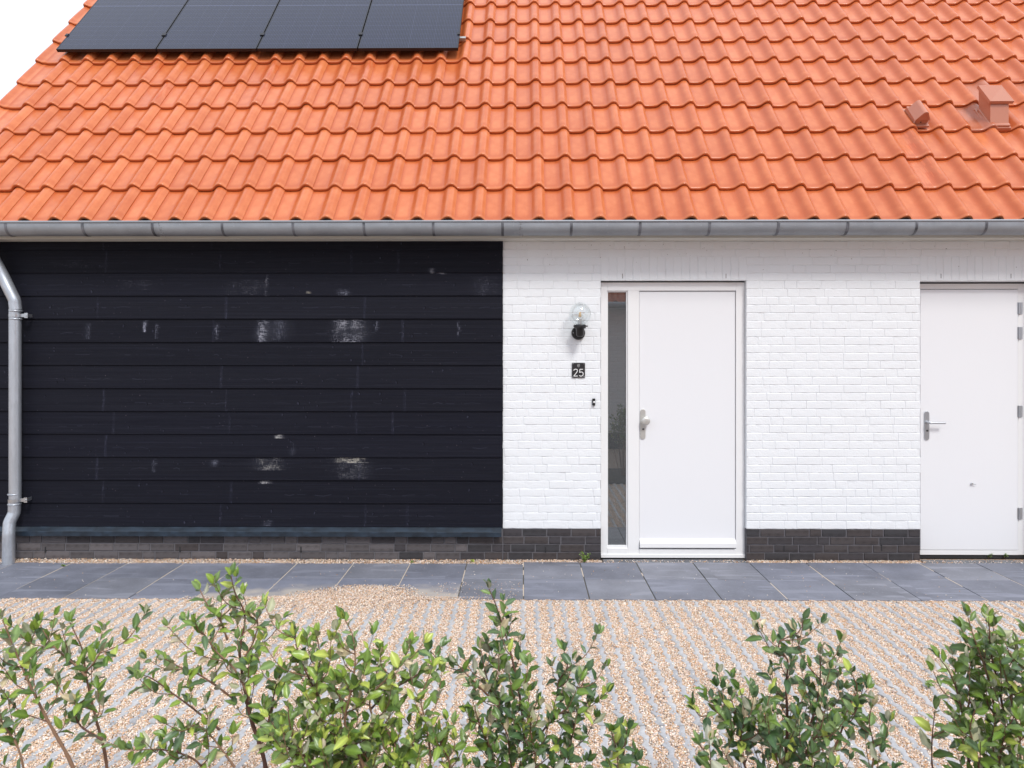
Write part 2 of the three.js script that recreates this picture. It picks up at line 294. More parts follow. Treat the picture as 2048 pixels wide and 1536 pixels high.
const alongX = (pts, x0, x1) => { const g = new THREE.ExtrudeGeometry(new THREE.Shape(pts.map(([z, y]) => new THREE.Vector2(z, y))), { depth: x1 - x0, bevelEnabled: false }), p = g.attributes.position; for (let i = 0; i < p.count; i++) p.setXYZ(i, x0 + p.getZ(i), p.getY(i), p.getX(i)); return metricUV(g); };
{ // folded metal ledge under the cladding
  const y0 = onZ(500, 1073, 0.06).y, y1 = onZ(500, 1064, 0.06).y, x1 = onZ(1003, 1065, 0.05).x;
  mesh('metal_ledge', alongX([[0.0, y1 + 0.05], [0.056, y1 + 0.004], [0.06, y1], [0.06, y0], [0.05, y0], [0.048, y1 - 0.012], [0.0, y1 + 0.03]], leftEnd, x1), M.ledge, house).userData.label = 'dark blue grey folded metal ledge under the cladding';
}

// the rest of the shell: closed box with floor, sides and back
mesh('side_wall', merged([box(leftEnd, leftEnd + 0.25, -0.1, 3.05, -9.5, -0.31), box(rightEnd - 0.25, rightEnd, -0.1, 3.05, -9.5, -0.31)]), M.interior, house);
mesh('back_wall', box(leftEnd, rightEnd, -0.1, 3.05, -9.8, -9.51), M.interior, house);
mesh('inner_wall', box(leftEnd + 0.26, rightEnd - 0.26, 0.02, 2.85, -2.3, -2.2), M.interior, house);
mesh('indoor_floor', box(leftEnd + 0.26, rightEnd - 0.26, -0.05, 0.02, -9.5, -0.2), mat([0.06, 0.07, 0.075]), house);
mesh('indoor_ceiling', box(leftEnd + 0.26, rightEnd - 0.26, 2.8, 2.86, -9.5, -0.31), M.interior, house);

// ---------------------------------------------------------------- front door
{
  const d = group('front_door', house); d.userData.label = 'white front door with narrow glazed side panel and round knob';
  const z = -0.048, A = (px, py, zz = z) => onZ(px, py, zz);
  const x = (px, zz) => A(px, 800, zz).x, y = (py, zz) => A(1340, py, zz).y;
  const fl = doorA.l + 0.008, fr = doorA.r - 0.002, ft = doorA.top - 0.012, foot = 0.018;
  // frame members butt end to end; front face at z
  const fz = z, fb = z - 0.1;
  const paneL = x(1214.5), paneR = x(1255.5), mulR = x(1278.5), leafR = x(1472), leafT = y(581.5), paneB = y(1092), sillT = y(1101);
  mesh('door_frame', merged([
    rboxAt(fl, paneL, foot, ft, fb, fz), rboxAt(leafR, fr, foot, ft, fb, fz), rboxAt(paneL, leafR, leafT, ft, fb, fz),
    rboxAt(paneR, mulR, foot, leafT, fb, fz), rboxAt(paneL, paneR, foot, paneB - 0.02, fb, fz + 0.004)]), M.joinery, d);
  mesh('head_gap', box(fl - 0.004, fr, ft + 0.001, doorA.top - 0.001, fb, fz - 0.02), M.gap, d);
  mesh('glazing_bead', merged([rboxAt(paneL, paneL + 0.008, paneB, leafT, fz - 0.05, fz - 0.012, 0.002), rboxAt(paneR - 0.012, paneR, paneB, leafT, fz - 0.05, fz - 0.012, 0.002), rboxAt(paneL + 0.008, paneR - 0.012, leafT - 0.012, leafT, fz - 0.05, fz - 0.012, 0.002), rboxAt(paneL, paneR, paneB - 0.02, paneB, fz - 0.05, fz - 0.008, 0.002)]), M.joinery, d);
  mesh('glass_pane', box(paneL + 0.006, paneR - 0.01, paneB - 0.004, leafT - 0.01, fz - 0.036, fz - 0.03), M.pane, d);
  const lz = fz - 0.012, leafB = y(1097);
  mesh('door_leaf', rboxAt(mulR + 0.003, leafR - 0.004, leafB, leafT - 0.005, lz - 0.06, lz, 0.003), M.leaf, d);
  mesh('leaf_gap', merged([box(mulR, leafR, leafT - 0.004, leafT - 0.0005, lz - 0.05, lz - 0.02), box(leafR - 0.0035, leafR - 0.0005, leafB, leafT - 0.005, lz - 0.05, lz - 0.02)]), M.gap, d);
  { // weather bar with sloped top
    const yt = y(1078), yb = y(1094), s = new THREE.Shape([[lz, yt], [lz + 0.034, yt - 0.03], [lz + 0.036, yt - 0.034], [lz + 0.036, yb], [lz + 0.01, yb + 0.004], [lz, yb + 0.004]].map(([a, b]) => new THREE.Vector2(a, b)));
    const g = new THREE.ExtrudeGeometry(s, { depth: leafR - mulR - 0.006, bevelEnabled: false }), p = g.attributes.position;
    for (let i = 0; i < p.count; i++) p.setXYZ(i, mulR + 0.003 + p.getZ(i), p.getY(i), p.getX(i));
    const ix = g.index; const gg = ix ? g.toNonIndexed() : g; const q = gg.attributes.position; for (let i = 0; i < q.count; i += 3) { const t = [q.getX(i), q.getY(i), q.getZ(i)]; q.setXYZ(i, q.getX(i + 1), q.getY(i + 1), q.getZ(i + 1)); q.setXYZ(i + 1, ...t); }
    mesh('weather_bar', metricUV(gg), M.joinery, d);
  }
  mesh('threshold', merged([rboxAt(mulR, leafR, foot, leafB - 0.0045, fb, fz + 0.006, 0.003), rboxAt(fl, fr, foot - 0.004, foot + 0.028, fz, fz + 0.012, 0.003)]), M.joinery, d);
  mesh('threshold_shadow_gap', box(fl, fr, -0.005, foot - 0.004, fb, fz - 0.01), M.gap, d);
  // handle
  const hp = A(1285.5, 848, lz), kn = A(1293, 842, lz + 0.05), kh = A(1286, 858, lz);
  const hs = new THREE.Shape(); const hw = 0.022, hh = 0.135; hs.absarc(0, hh - hw, hw, 0, Math.PI); hs.absarc(0, -hh + hw, hw, Math.PI, 2 * Math.PI);
  const plateGeo = new THREE.ExtrudeGeometry(hs, { depth: 0.008, bevelEnabled: true, bevelSize: 0.002, bevelThickness: 0.002, bevelSegments: 2, curveSegments: 12 });
  const plate = mesh('handle_plate', plateGeo, M.alu, d); plate.position.set(hp.x, hp.y, lz);
  const knob = new THREE.LatheGeometry([[0, 0], [0.012, 0], [0.012, 0.02], [0.03, 0.026], [0.0385, 0.034], [0.0395, 0.046], [0.036, 0.054], [0.02, 0.0585], [0, 0.06]].map(([a, b]) => new THREE.Vector2(a, b)), 28).rotateX(Math.PI / 2);
  const k = mesh('door_knob', knob, M.alu, d); k.position.set(kn.x - 0.006, kn.y, lz + 0.008);
  const key = mesh('keyhole', new THREE.CylinderGeometry(0.009, 0.009, 0.016, 16).rotateX(Math.PI / 2), mat([0.12, 0.12, 0.12], { metalness: 0.8, roughness: 0.35 }), d); key.position.set(kh.x, kh.y, lz + 0.006);
}
// ---------------------------------------------------------------- side door
{
  const d = group('side_door', house); d.userData.label = 'plain white flush side door with lever handle at the right edge';
  const z = -0.1, x = (px, zz = z) => onZ(px, 800, zz).x, y = (py, zz = z) => onZ(1940, py, zz).y;
  const fl = doorB.l + 0.004, fr = doorB.r - 0.004, ft = doorB.top - 0.014, foot = 0.03, leafL = doorB.l + 0.056, leafR = x(2035), leafT = y(578), leafB = y(1099.5), fb = z - 0.09;
  mesh('door_frame', merged([rboxAt(fl, leafL, foot, ft, fb, z), rboxAt(leafR + 0.004, fr, foot, ft, fb, z), rboxAt(leafL, leafR + 0.004, leafT, ft, fb, z), rboxAt(leafL, leafR + 0.004, foot, leafB - 0.004, fb, z + 0.004)]), M.joinery, d);
  mesh('head_gap', box(fl, fr, ft + 0.001, doorB.top - 0.001, fb, z - 0.02), M.gap, d);
  mesh('door_leaf', rboxAt(leafL + 0.003, leafR, leafB, leafT - 0.005, z - 0.05, z + 0.006, 0.0025), M.leaf, d);
  mesh('leaf_gap', merged([box(leafL + 0.003, leafR, leafT - 0.0045, leafT - 0.0005, z - 0.04, z - 0.012), box(leafR + 0.0005, leafR + 0.0035, leafB, leafT - 0.005, z - 0.04, z - 0.012)]), M.gap, d);
  mesh('threshold_shadow_gap', box(fl, fr, -0.005, foot - 0.001, fb, z - 0.006), M.gap, d);
  const hp = onZ(1852, 851, z), hs = new THREE.Shape(), hw = 0.02, hh = 0.13; hs.absarc(0, hh - hw, hw, 0, Math.PI); hs.absarc(0, -hh + hw, hw, Math.PI, 2 * Math.PI);
  const plate = mesh('handle_plate', new THREE.ExtrudeGeometry(hs, { depth: 0.008, bevelEnabled: true, bevelSize: 0.002, bevelThickness: 0.002, bevelSegments: 2 }), M.steel, d); plate.position.set(hp.x, hp.y, z + 0.006);
  const lv = onZ(1852, 844.5, z), c = new THREE.CurvePath(); c.add(new THREE.LineCurve3(V(0, 0, 0), V(0, 0, 0.036))); c.add(new THREE.QuadraticBezierCurve3(V(0, 0, 0.036), V(0, 0, 0.05), V(0.014, 0, 0.05))); c.add(new THREE.LineCurve3(V(0.014, 0, 0.05), V(0.135, -0.002, 0.05)));
  const lever = mesh('lever_handle', merged([new THREE.TubeGeometry(c, 40, 0.0095, 12), new THREE.SphereGeometry(0.0095, 12, 8).translate(0.135, -0.002, 0.05), new THREE.CylinderGeometry(0.016, 0.016, 0.014, 20).rotateX(Math.PI / 2).translate(0, 0, 0.007)]), M.steel, d); lever.position.set(lv.x, lv.y, z + 0.012);
  const kh = onZ(1852.5, 861, z), key = mesh('keyhole', new THREE.CylinderGeometry(0.009, 0.009, 0.012, 16).rotateX(Math.PI / 2), mat([0.1, 0.1, 0.1], { metalness: 0.8, roughness: 0.35 }), d); key.position.set(kh.x, kh.y, z + 0.014);
  const pg = onZ(1942, 967, z), peg = mesh('door_peg', merged([new THREE.CylinderGeometry(0.008, 0.011, 0.018, 12).rotateX(Math.PI / 2), new THREE.CylinderGeometry(0.003, 0.003, 0.03, 8).rotateZ(Math.PI / 2 - 0.25).translate(0.018, -0.004, 0.006)]), M.steel, d); peg.position.set(pg.x, pg.y, z + 0.014);
  for (const [a, b] of [[605, 628], [654, 678], [811, 834], [1015, 1038]]) {
    const yc = (y(a) + y(b)) / 2, hL = y(a) - y(b), g = [];
    for (let k = 0; k < 5; k++) g.push(new THREE.CylinderGeometry(0.0085, 0.0085, hL / 5 - 0.0018, 14).translate(0, (k - 2) * hL / 5, 0));
    g.push(rbox(0.03, hL, 0.003, 0.001).translate(0.014, 0, -0.006), rbox(0.02, hL, 0.003, 0.001).translate(-0.01, 0, -0.006));
    const h = mesh('hinge', merged(g), M.steel, d); h.position.set(x(2039.5, z + 0.012), yc, z + 0.013);
  }
}

// ---------------------------------------------------------------- roof
const W = 0.262, RY = 0.347, RZ = 0.2767, L = Math.hypot(RY, RZ), TH = Math.atan2(RY, RZ), EY = 3.008, EZ = 0.28;
const roofFrame = (o) => { o.position.set(0, EY, EZ); o.rotation.x = -(Math.PI / 2 - TH); return o; };
const rn = V(0, Math.cos(TH), Math.sin(TH)), rup = V(0, Math.sin(TH), -Math.cos(TH));
function onRoof(px, py, n = 0) { const d = sight(px, py), o = V(0, H, D).sub(V(0, EY, EZ)), t = (n - o.dot(rn)) / d.dot(rn), p = o.addScaledVector(d, t); return { x: p.x, v: p.dot(rup) }; }
const roof = group('roof', house); roofFrame(roof); roof.userData.label = 'steep roof of orange clay tiles';
const roofLen = 18 * L;
mesh('roof_deck', box(-5.36, 6.5, 0.16, roofLen, -0.2, -0.085), mat([0.25, 0.1, 0.06]), roof);
{ const top = EY + roofLen * Math.sin(TH), tz = EZ - roofLen * Math.cos(TH), s = new THREE.Shape([[tz, top - 0.15], [tz - 5.2, 3.0], [tz - 5.2, 2.85], [tz, top - 0.33]].map(([a, b]) => new THREE.Vector2(a, b)));
  const g = new THREE.ExtrudeGeometry(s, { depth: 11.8, bevelEnabled: false }), p = g.attributes.position; for (let i = 0; i < p.count; i++) p.setXYZ(i, -5.35 + p.getZ(i), p.getY(i), p.getX(i));
  mesh('back_roof', metricUV(g), mat([0.35, 0.1, 0.05]), house);
  const gs = new THREE.Shape([[-0.3, 3.05], [tz, top - 0.4], [-9.6, 3.05]].map(([a, b]) => new THREE.Vector2(a, b)));
  const gables = []; for (const x of [leftEnd, rightEnd - 0.2]) { const e = new THREE.ExtrudeGeometry(gs, { depth: 0.2, bevelEnabled: false }), q = e.attributes.position; for (let i = 0; i < q.count; i++) q.setXYZ(i, x + q.getZ(i), q.getY(i), q.getX(i)); gables.push(metricUV(e)); }
  mesh('gable_wall', merged(gables), M.gap, house); }

// one clay tile: pan on the left, roll on the right; x across, y up the slope, z off the roof
function prof(x) { // 0..1 across the tile
  const K = [[0.44, 0], [0.52, 0.07], [0.58, 0.24], [0.65, 0.57], [0.72, 0.86], [0.79, 1], [0.86, 0.985], [0.92, 0.84], [0.97, 0.56], [1.01, 0.3], [1.05, 0.16]];
  let roll = 0; for (let i = 0; i + 1 < K.length; i++) if (x >= K[i][0] && x <= K[i + 1][0]) roll = lerp(K[i][1], K[i + 1][1], (x - K[i][0]) / (K[i + 1][0] - K[i][0]));
  const pan = -0.003 * Math.sin(Math.PI * clamp((x - 0.02) / 0.46, 0, 1)) + 0.006 * smooth(0.08, 0.0, x);
  return pan + 0.054 * roll;
}
function tileGeo(verge, jit) {
  const xs = verge ? [-0.40, -0.398, -0.385, -0.35, -0.28, -0.15, 0] : [0]; for (const q of [0.04, 0.1, 0.25, 0.38, 0.44, 0.48, 0.52, 0.55, 0.58, 0.615, 0.65, 0.685, 0.72, 0.755, 0.79, 0.825, 0.86, 0.89, 0.92, 0.945, 0.97, 1.0, 1.03]) xs.push(q);
  const zs = xs.map((x) => x < 0 ? (x < -0.39 ? -0.11 : 0.03 * smooth(-0.1, -0.33, x) - 0.012 * smooth(-0.35, -0.39, x) + 0.006) : prof(x));
  const vs = [0, 0.0035, 0.012, 0.03, 0.2, L + 0.03], drop = [0.0095, 0.0035, 0.0005, 0, 0, 0];
  const P = [], I = [], uv = [], n = xs.length;
  const rise = (v) => -0.032 * v / L;
  vs.forEach((v, j) => xs.forEach((x, i) => { const bow = 0.0022 * Math.sin(Math.PI * clamp(v / L, 0, 1)); P.push(x * W, v, zs[i] + rise(v) + bow - drop[j]); uv.push(x * 0.96, v / L * 0.96); }));
  for (let j = 0; j < vs.length - 1; j++) for (let i = 0; i < n - 1; i++) { const a = j * n + i; I.push(a, a + 1, a + n + 1, a, a + n + 1, a + n); }
  const base = P.length / 3; // nose: rounded under-edge
  for (const [v, t] of [[0, 0.0095], [0.001, 0.021], [0.006, 0.031]]) xs.forEach((x, i) => { P.push(x * W, v, zs[i] + rise(v) - t); uv.push(x * 0.96, 0.005); });
  for (let j = 0; j < 2; j++) for (let i = 0; i < n - 1; i++) { const a = base + j * n + i; I.push(a, a + n + 1, a + 1, a, a + n, a + n + 1); }
  const b2 = P.length / 3; // right edge
  vs.forEach((v, j) => { const z = zs[n - 1] + rise(v) - drop[j]; P.push(xs[n - 1] * W, v, z, xs[n - 1] * W, v, z - 0.016); uv.push(0.97, v / L, 0.99, v / L); });
  for (let j = 0; j < vs.length - 1; j++) { const a = b2 + 2 * j; I.push(a, a + 1, a + 3, a, a + 3, a + 2); }
  const g = new THREE.BufferGeometry(); g.setAttribute('position', new THREE.Float32BufferAttribute(P, 3)); g.setAttribute('uv', new THREE.Float32BufferAttribute(uv, 2)); g.setIndex(I); g.computeVertexNormals();
  // continue the nose normal smoothly from the top into the under-edge
  const N = g.attributes.normal; for (let i = 0; i < n; i++) { const s = V(N.getX(i) + N.getX(base + i), N.getY(i) + N.getY(base + i), N.getZ(i) + N.getZ(base + i)).normalize(); N.setXYZ(i, s.x, s.y, s.z); N.setXYZ(base + i, s.x, s.y, s.z); }
  return g;
}
// glazed clay: sky sheen painted pinker on pan, roll and nose; rims stay orange
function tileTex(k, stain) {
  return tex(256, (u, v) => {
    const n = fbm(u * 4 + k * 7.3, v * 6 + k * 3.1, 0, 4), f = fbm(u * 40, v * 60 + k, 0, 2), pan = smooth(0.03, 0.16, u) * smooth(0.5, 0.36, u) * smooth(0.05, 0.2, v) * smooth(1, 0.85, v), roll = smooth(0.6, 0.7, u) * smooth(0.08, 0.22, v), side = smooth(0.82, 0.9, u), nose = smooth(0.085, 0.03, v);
    let p = clamp(0.55 * pan * (0.6 + 0.8 * n) + 0.45 * roll * (0.25 + 1.2 * n) + 0.4 * side + 0.55 * nose + 0.5 * (n - 0.5), 0, 1), c = [0.80 + 0.22 * p + 0.06 * (f - 0.5), 0.66 + 0.48 * p + 0.06 * (f - 0.5), 0.50 + 0.60 * p + 0.06 * (f - 0.5)].map((q) => q / 1.25);  // right face of the roll lightened in the colour to look sunlit
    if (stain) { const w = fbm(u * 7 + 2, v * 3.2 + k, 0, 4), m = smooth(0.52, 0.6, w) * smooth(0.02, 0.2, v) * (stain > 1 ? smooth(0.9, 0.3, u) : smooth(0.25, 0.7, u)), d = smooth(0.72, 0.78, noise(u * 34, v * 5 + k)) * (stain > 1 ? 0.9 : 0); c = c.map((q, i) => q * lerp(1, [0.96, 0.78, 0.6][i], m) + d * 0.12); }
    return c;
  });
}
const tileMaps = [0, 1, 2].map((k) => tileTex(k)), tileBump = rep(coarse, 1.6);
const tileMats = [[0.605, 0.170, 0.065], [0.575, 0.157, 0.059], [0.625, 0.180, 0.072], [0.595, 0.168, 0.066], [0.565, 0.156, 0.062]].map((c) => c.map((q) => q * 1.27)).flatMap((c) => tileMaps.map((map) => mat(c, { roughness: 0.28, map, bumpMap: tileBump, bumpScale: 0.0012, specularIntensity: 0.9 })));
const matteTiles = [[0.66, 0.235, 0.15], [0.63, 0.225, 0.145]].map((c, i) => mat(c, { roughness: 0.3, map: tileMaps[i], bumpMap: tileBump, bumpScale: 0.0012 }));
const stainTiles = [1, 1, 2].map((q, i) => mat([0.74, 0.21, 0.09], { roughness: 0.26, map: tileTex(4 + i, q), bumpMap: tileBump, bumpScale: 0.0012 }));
const tileGeos = [0, 0.31, 0.57, 0.83].map((j) => tileGeo(false, j)), vergeGeo = tileGeo(true, 0.2);
const X0 = onRoof(1028.5, 433, 0.01).x, colL = -20, colR = 23, rows = 16;
const pl = onRoof(515, 97, 0.13), panelL = onRoof(112, 97, 0.13).x, panelR = onRoof(917, 97, 0.13).x, panelV = pl.v, panelTop = panelV + 2.04;
{
  const list = [];
  for (let r = 0; r < rows; r++) for (let c = colL; c <= colR; c++) {
    const x = X0 + c * W, v = r * L, p = V(x + W / 2, EY + v * Math.sin(TH), EZ - v * Math.cos(TH)), dz = D - p.z, px = CX + 11 + F * p.x / dz, py = CY - F * (p.y - H) / dz;
    const hidden = v > panelV + 0.3 && x > panelL - 0.1 && x + W < panelR + 0.1;
    list.push({ c, r, x, v, show: px > -60 && px < 2110 && py > -60 && !hidden ? dz : 1e3 + dz });
  }
  const stainAt = new Map(); for (const [px, py, k] of [[312, 140, 0], [300, 190, 1], [508, 140, 1], [500, 190, 0], [706, 140, 0], [1858, 300, 2], [1880, 350, 2]]) { const q = onRoof(px, py, 0.02); stainAt.set(`${Math.floor((q.x - X0) / W)},${Math.floor(q.v / L)}`, k); }
  list.sort((a, b) => a.show - b.show);
  const rest = [];
  list.forEach((t, i) => {
    const g = t.c === colL ? vergeGeo : tileGeos[Math.floor(hash(t.c, t.r) * 4)];
    dummy.position.set(t.x + rr(-0.0015, 0.0015), t.v + rr(-0.003, 0.003), 0.018 + rr(-0.0015, 0.0015)); dummy.rotation.set(rr(-0.003, 0.003), rr(-0.006, 0.006), rr(-0.004, 0.004));
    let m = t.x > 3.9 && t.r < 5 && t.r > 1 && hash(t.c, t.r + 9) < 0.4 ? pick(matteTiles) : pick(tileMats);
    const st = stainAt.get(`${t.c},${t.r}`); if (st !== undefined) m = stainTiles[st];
    if (i < 300) { const o = mesh('roof_tile', g, m, roof); o.position.copy(dummy.position); o.rotation.copy(dummy.rotation); }
    else rest.push(moved(g, dummy));
  });
  dummy.rotation.set(0, 0, 0);
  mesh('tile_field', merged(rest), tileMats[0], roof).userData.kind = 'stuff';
}
// fascia, soffit and gutter
mesh('fascia_board', merged([rboxAt(-5.4, 6.5, soffitY, 3.06, 0.145, 0.17, 0.002), box(-5.4, 6.5, soffitY + 0.002, soffitY + 0.014, 0.0, 0.144)]), M.fascia, house);
{
  const g0 = 0.355, r = 0.078, zc = g0 - 0.01 - r, yb = onZ(900, 470.5, zc + 0.02).y, lip = onZ(1000, 440, g0).y, path = [];
  path.push([g0 - 0.01, lip - 0.004]); path.push([g0 - 0.01, yb + r]); for (let k = 1; k <= 16; k++) { const a = k / 16 * Math.PI; path.push([zc + r * Math.cos(a), yb + r - r * Math.sin(a)]); } path.push([zc - r, lip + 0.03]);
  const sweep = (pts, x0, x1, th) => { // thin bent sheet
    const N = pts.length, nn = pts.map((p, i) => { const a = pts[Math.max(0, i - 1)], b = pts[Math.min(N - 1, i + 1)], dx = b[0] - a[0], dy = b[1] - a[1], l = Math.hypot(dx, dy); return [-dy / l, dx / l]; });
    const inner = pts.map((p, i) => [p[0] + nn[i][0] * th, p[1] + nn[i][1] * th]), loop = [...pts, ...inner.reverse()], P = [], I = [], uv = []; let s = 0;
    loop.forEach((p, i) => { if (i) s += Math.hypot(p[0] - loop[i - 1][0], p[1] - loop[i - 1][1]); P.push(x0, p[1], p[0], x1, p[1], p[0]); uv.push(x0, s, x1, s); });
    for (let i = 0; i < loop.length; i++) { const a = 2 * i, b = 2 * ((i + 1) % loop.length); I.push(a, b, a + 1, b, b + 1, a + 1); }
    const g = new THREE.BufferGeometry(); g.setAttribute('position', new THREE.Float32BufferAttribute(P, 3)); g.setAttribute('uv', new THREE.Float32BufferAttribute(uv, 2)); g.setIndex(I);
    return toCreasedNormals(g, 0.9);
  };
  const gut = group('gutter', house); gut.userData.label = 'grey zinc half round gutter along the eaves';
  const seams = [-5.6, ...[317, 1040, 1752].map((px) => onZ(px, 455, g0).x), 6.6];
  for (let i = 0; i + 1 < seams.length; i++) mesh('gutter_length', sweep(path.map(([a, b]) => [a + (i % 2) * 0.0012, b - (i % 2) * 0.0008]), seams[i] - (i ? 0.02 : 0), seams[i + 1], -0.0016), M.zinc, gut);
  mesh('gutter_bead', merged([new THREE.CylinderGeometry(0.0105, 0.0105, 12.2, 14).rotateZ(Math.PI / 2).translate(0.5, lip - 0.0085, g0 - 0.0115)]), M.zinc, gut);
  for (const px of [9, 163, 303, 443, 585, 727, 866, 1005, 1143, 1281, 1420, 1558, 1697, 1835, 1975]) { const x = onZ(px, 452, g0).x; mesh('gutter_bracket', sweep(path.slice(0, 15).map(([a, b]) => { const dx = a - zc, dy = b - (yb + r), l = Math.hypot(dx, dy); return b > yb + r ? [a + 0.0035, b - 0.012] : [a + dx / l * 0.0035, b + dy / l * 0.0035]; }), x - 0.011, x + 0.011, -0.003), M.zincBand, gut); }
  for (const px of [317, 1040]) { const p = onZ(px, 455, g0), blobs = []; for (let k = 0; k < 46; k++) { const t = rr(0.05, 0.95) * 2.4, s = rr(0.0015, 0.005); const a = t - 0.75, pt = a < 0 ? [g0 - 0.0085, yb + r - a * 0.06] : [zc + (r + 0.0015) * Math.cos(a), yb + r - (r + 0.0015) * Math.sin(a)]; blobs.push(new THREE.IcosahedronGeometry(s, 0).scale(1, 1, 0.4).translate(p.x + rr(-1, 1) * rr(0, 0.03), pt[1], pt[0])); } mesh('solder_joint', merged(blobs), mat([0.2, 0.2, 0.21], { metalness: 0.4, roughness: 0.6 }), gut).userData.kind = 'stuff'; }
}
// downpipe
{
  const dp = group('downpipe', house); dp.userData.label = 'silver zinc downpipe with two clamps on the black cladding';
  const P = (px, py, z) => onZ(px, py, z), z = 0.105, R = 0.049;
  const tube = (pts, r, n = 24) => new THREE.TubeGeometry(new THREE.CatmullRomCurve3(pts, false, 'catmullrom', 0.3), pts.length * 8, r, n);
  const top = P(31.5, 618, z), bot = P(29, 1004, z);
  mesh('straight_pipe', new THREE.CylinderGeometry(R * 0.98, R * 0.98, top.y - bot.y, 28).translate((top.x + bot.x) / 2, (top.y + bot.y) / 2, z), M.pipe, dp);
  const e0 = V(top.x, top.y - 0.01, z), e1 = P(29, 600, z), e2 = P(2, 545, z + 0.01), e3 = P(-60, 430, z + 0.1);
  mesh('upper_elbow', tube([e0, e0.clone().lerp(e1, 0.6), e1, e1.clone().lerp(e2, 0.35), e2, e3], R), M.pipe, dp);
  const b0 = V(bot.x, bot.y + 0.015, z), b1 = P(28.5, 1024, z), b2 = P(19, 1046, z + 0.03), b3 = P(17.5, 1068, z + 0.05), b4 = V(P(17, 1132, z + 0.05).x, 0.005, z + 0.05);
  mesh('lower_elbow', tube([b0, b1, b1.clone().lerp(b2, 0.5), b2, b3, b3.clone().lerp(b4, 0.4), b4], R), M.pipe, dp);
  const band = (y, x, zz, r = 0.0535, h = 0.012) => new THREE.TorusGeometry(r - 0.006, 0.007, 10, 30).rotateX(Math.PI / 2).scale(1, h / 0.012, 1).translate(x, y, zz);
  mesh('pipe_socket', merged([band(P(31, 622, z).y, top.x, z), band(P(31, 638, z).y, top.x, z, 0.052), band(P(30, 988, z).y, bot.x, z), band(P(30, 1008, z).y, bot.x, z)]), M.pipe, dp);
  for (const [px, py] of [[31, 631], [30, 1000]]) {
    const p = P(px, py, z), c = mesh('pipe_clamp', merged([new THREE.CylinderGeometry(R + 0.004, R + 0.004, 0.026, 28, 1, true), rbox(0.05, 0.03, 0.004, 0.001).translate(R + 0.028, 0, 0.004), rbox(0.004, 0.03, 0.08, 0.001).translate(R + 0.046, 0, -0.036), rbox(0.03, 0.045, 0.004, 0.001).translate(R + 0.05, 0, 0.006), new THREE.CylinderGeometry(0.007, 0.007, 0.014, 6).rotateX(Math.PI / 2).translate(R + 0.05, 0, 0.01)]), M.steel, dp); c.position.copy(p);
  }
}
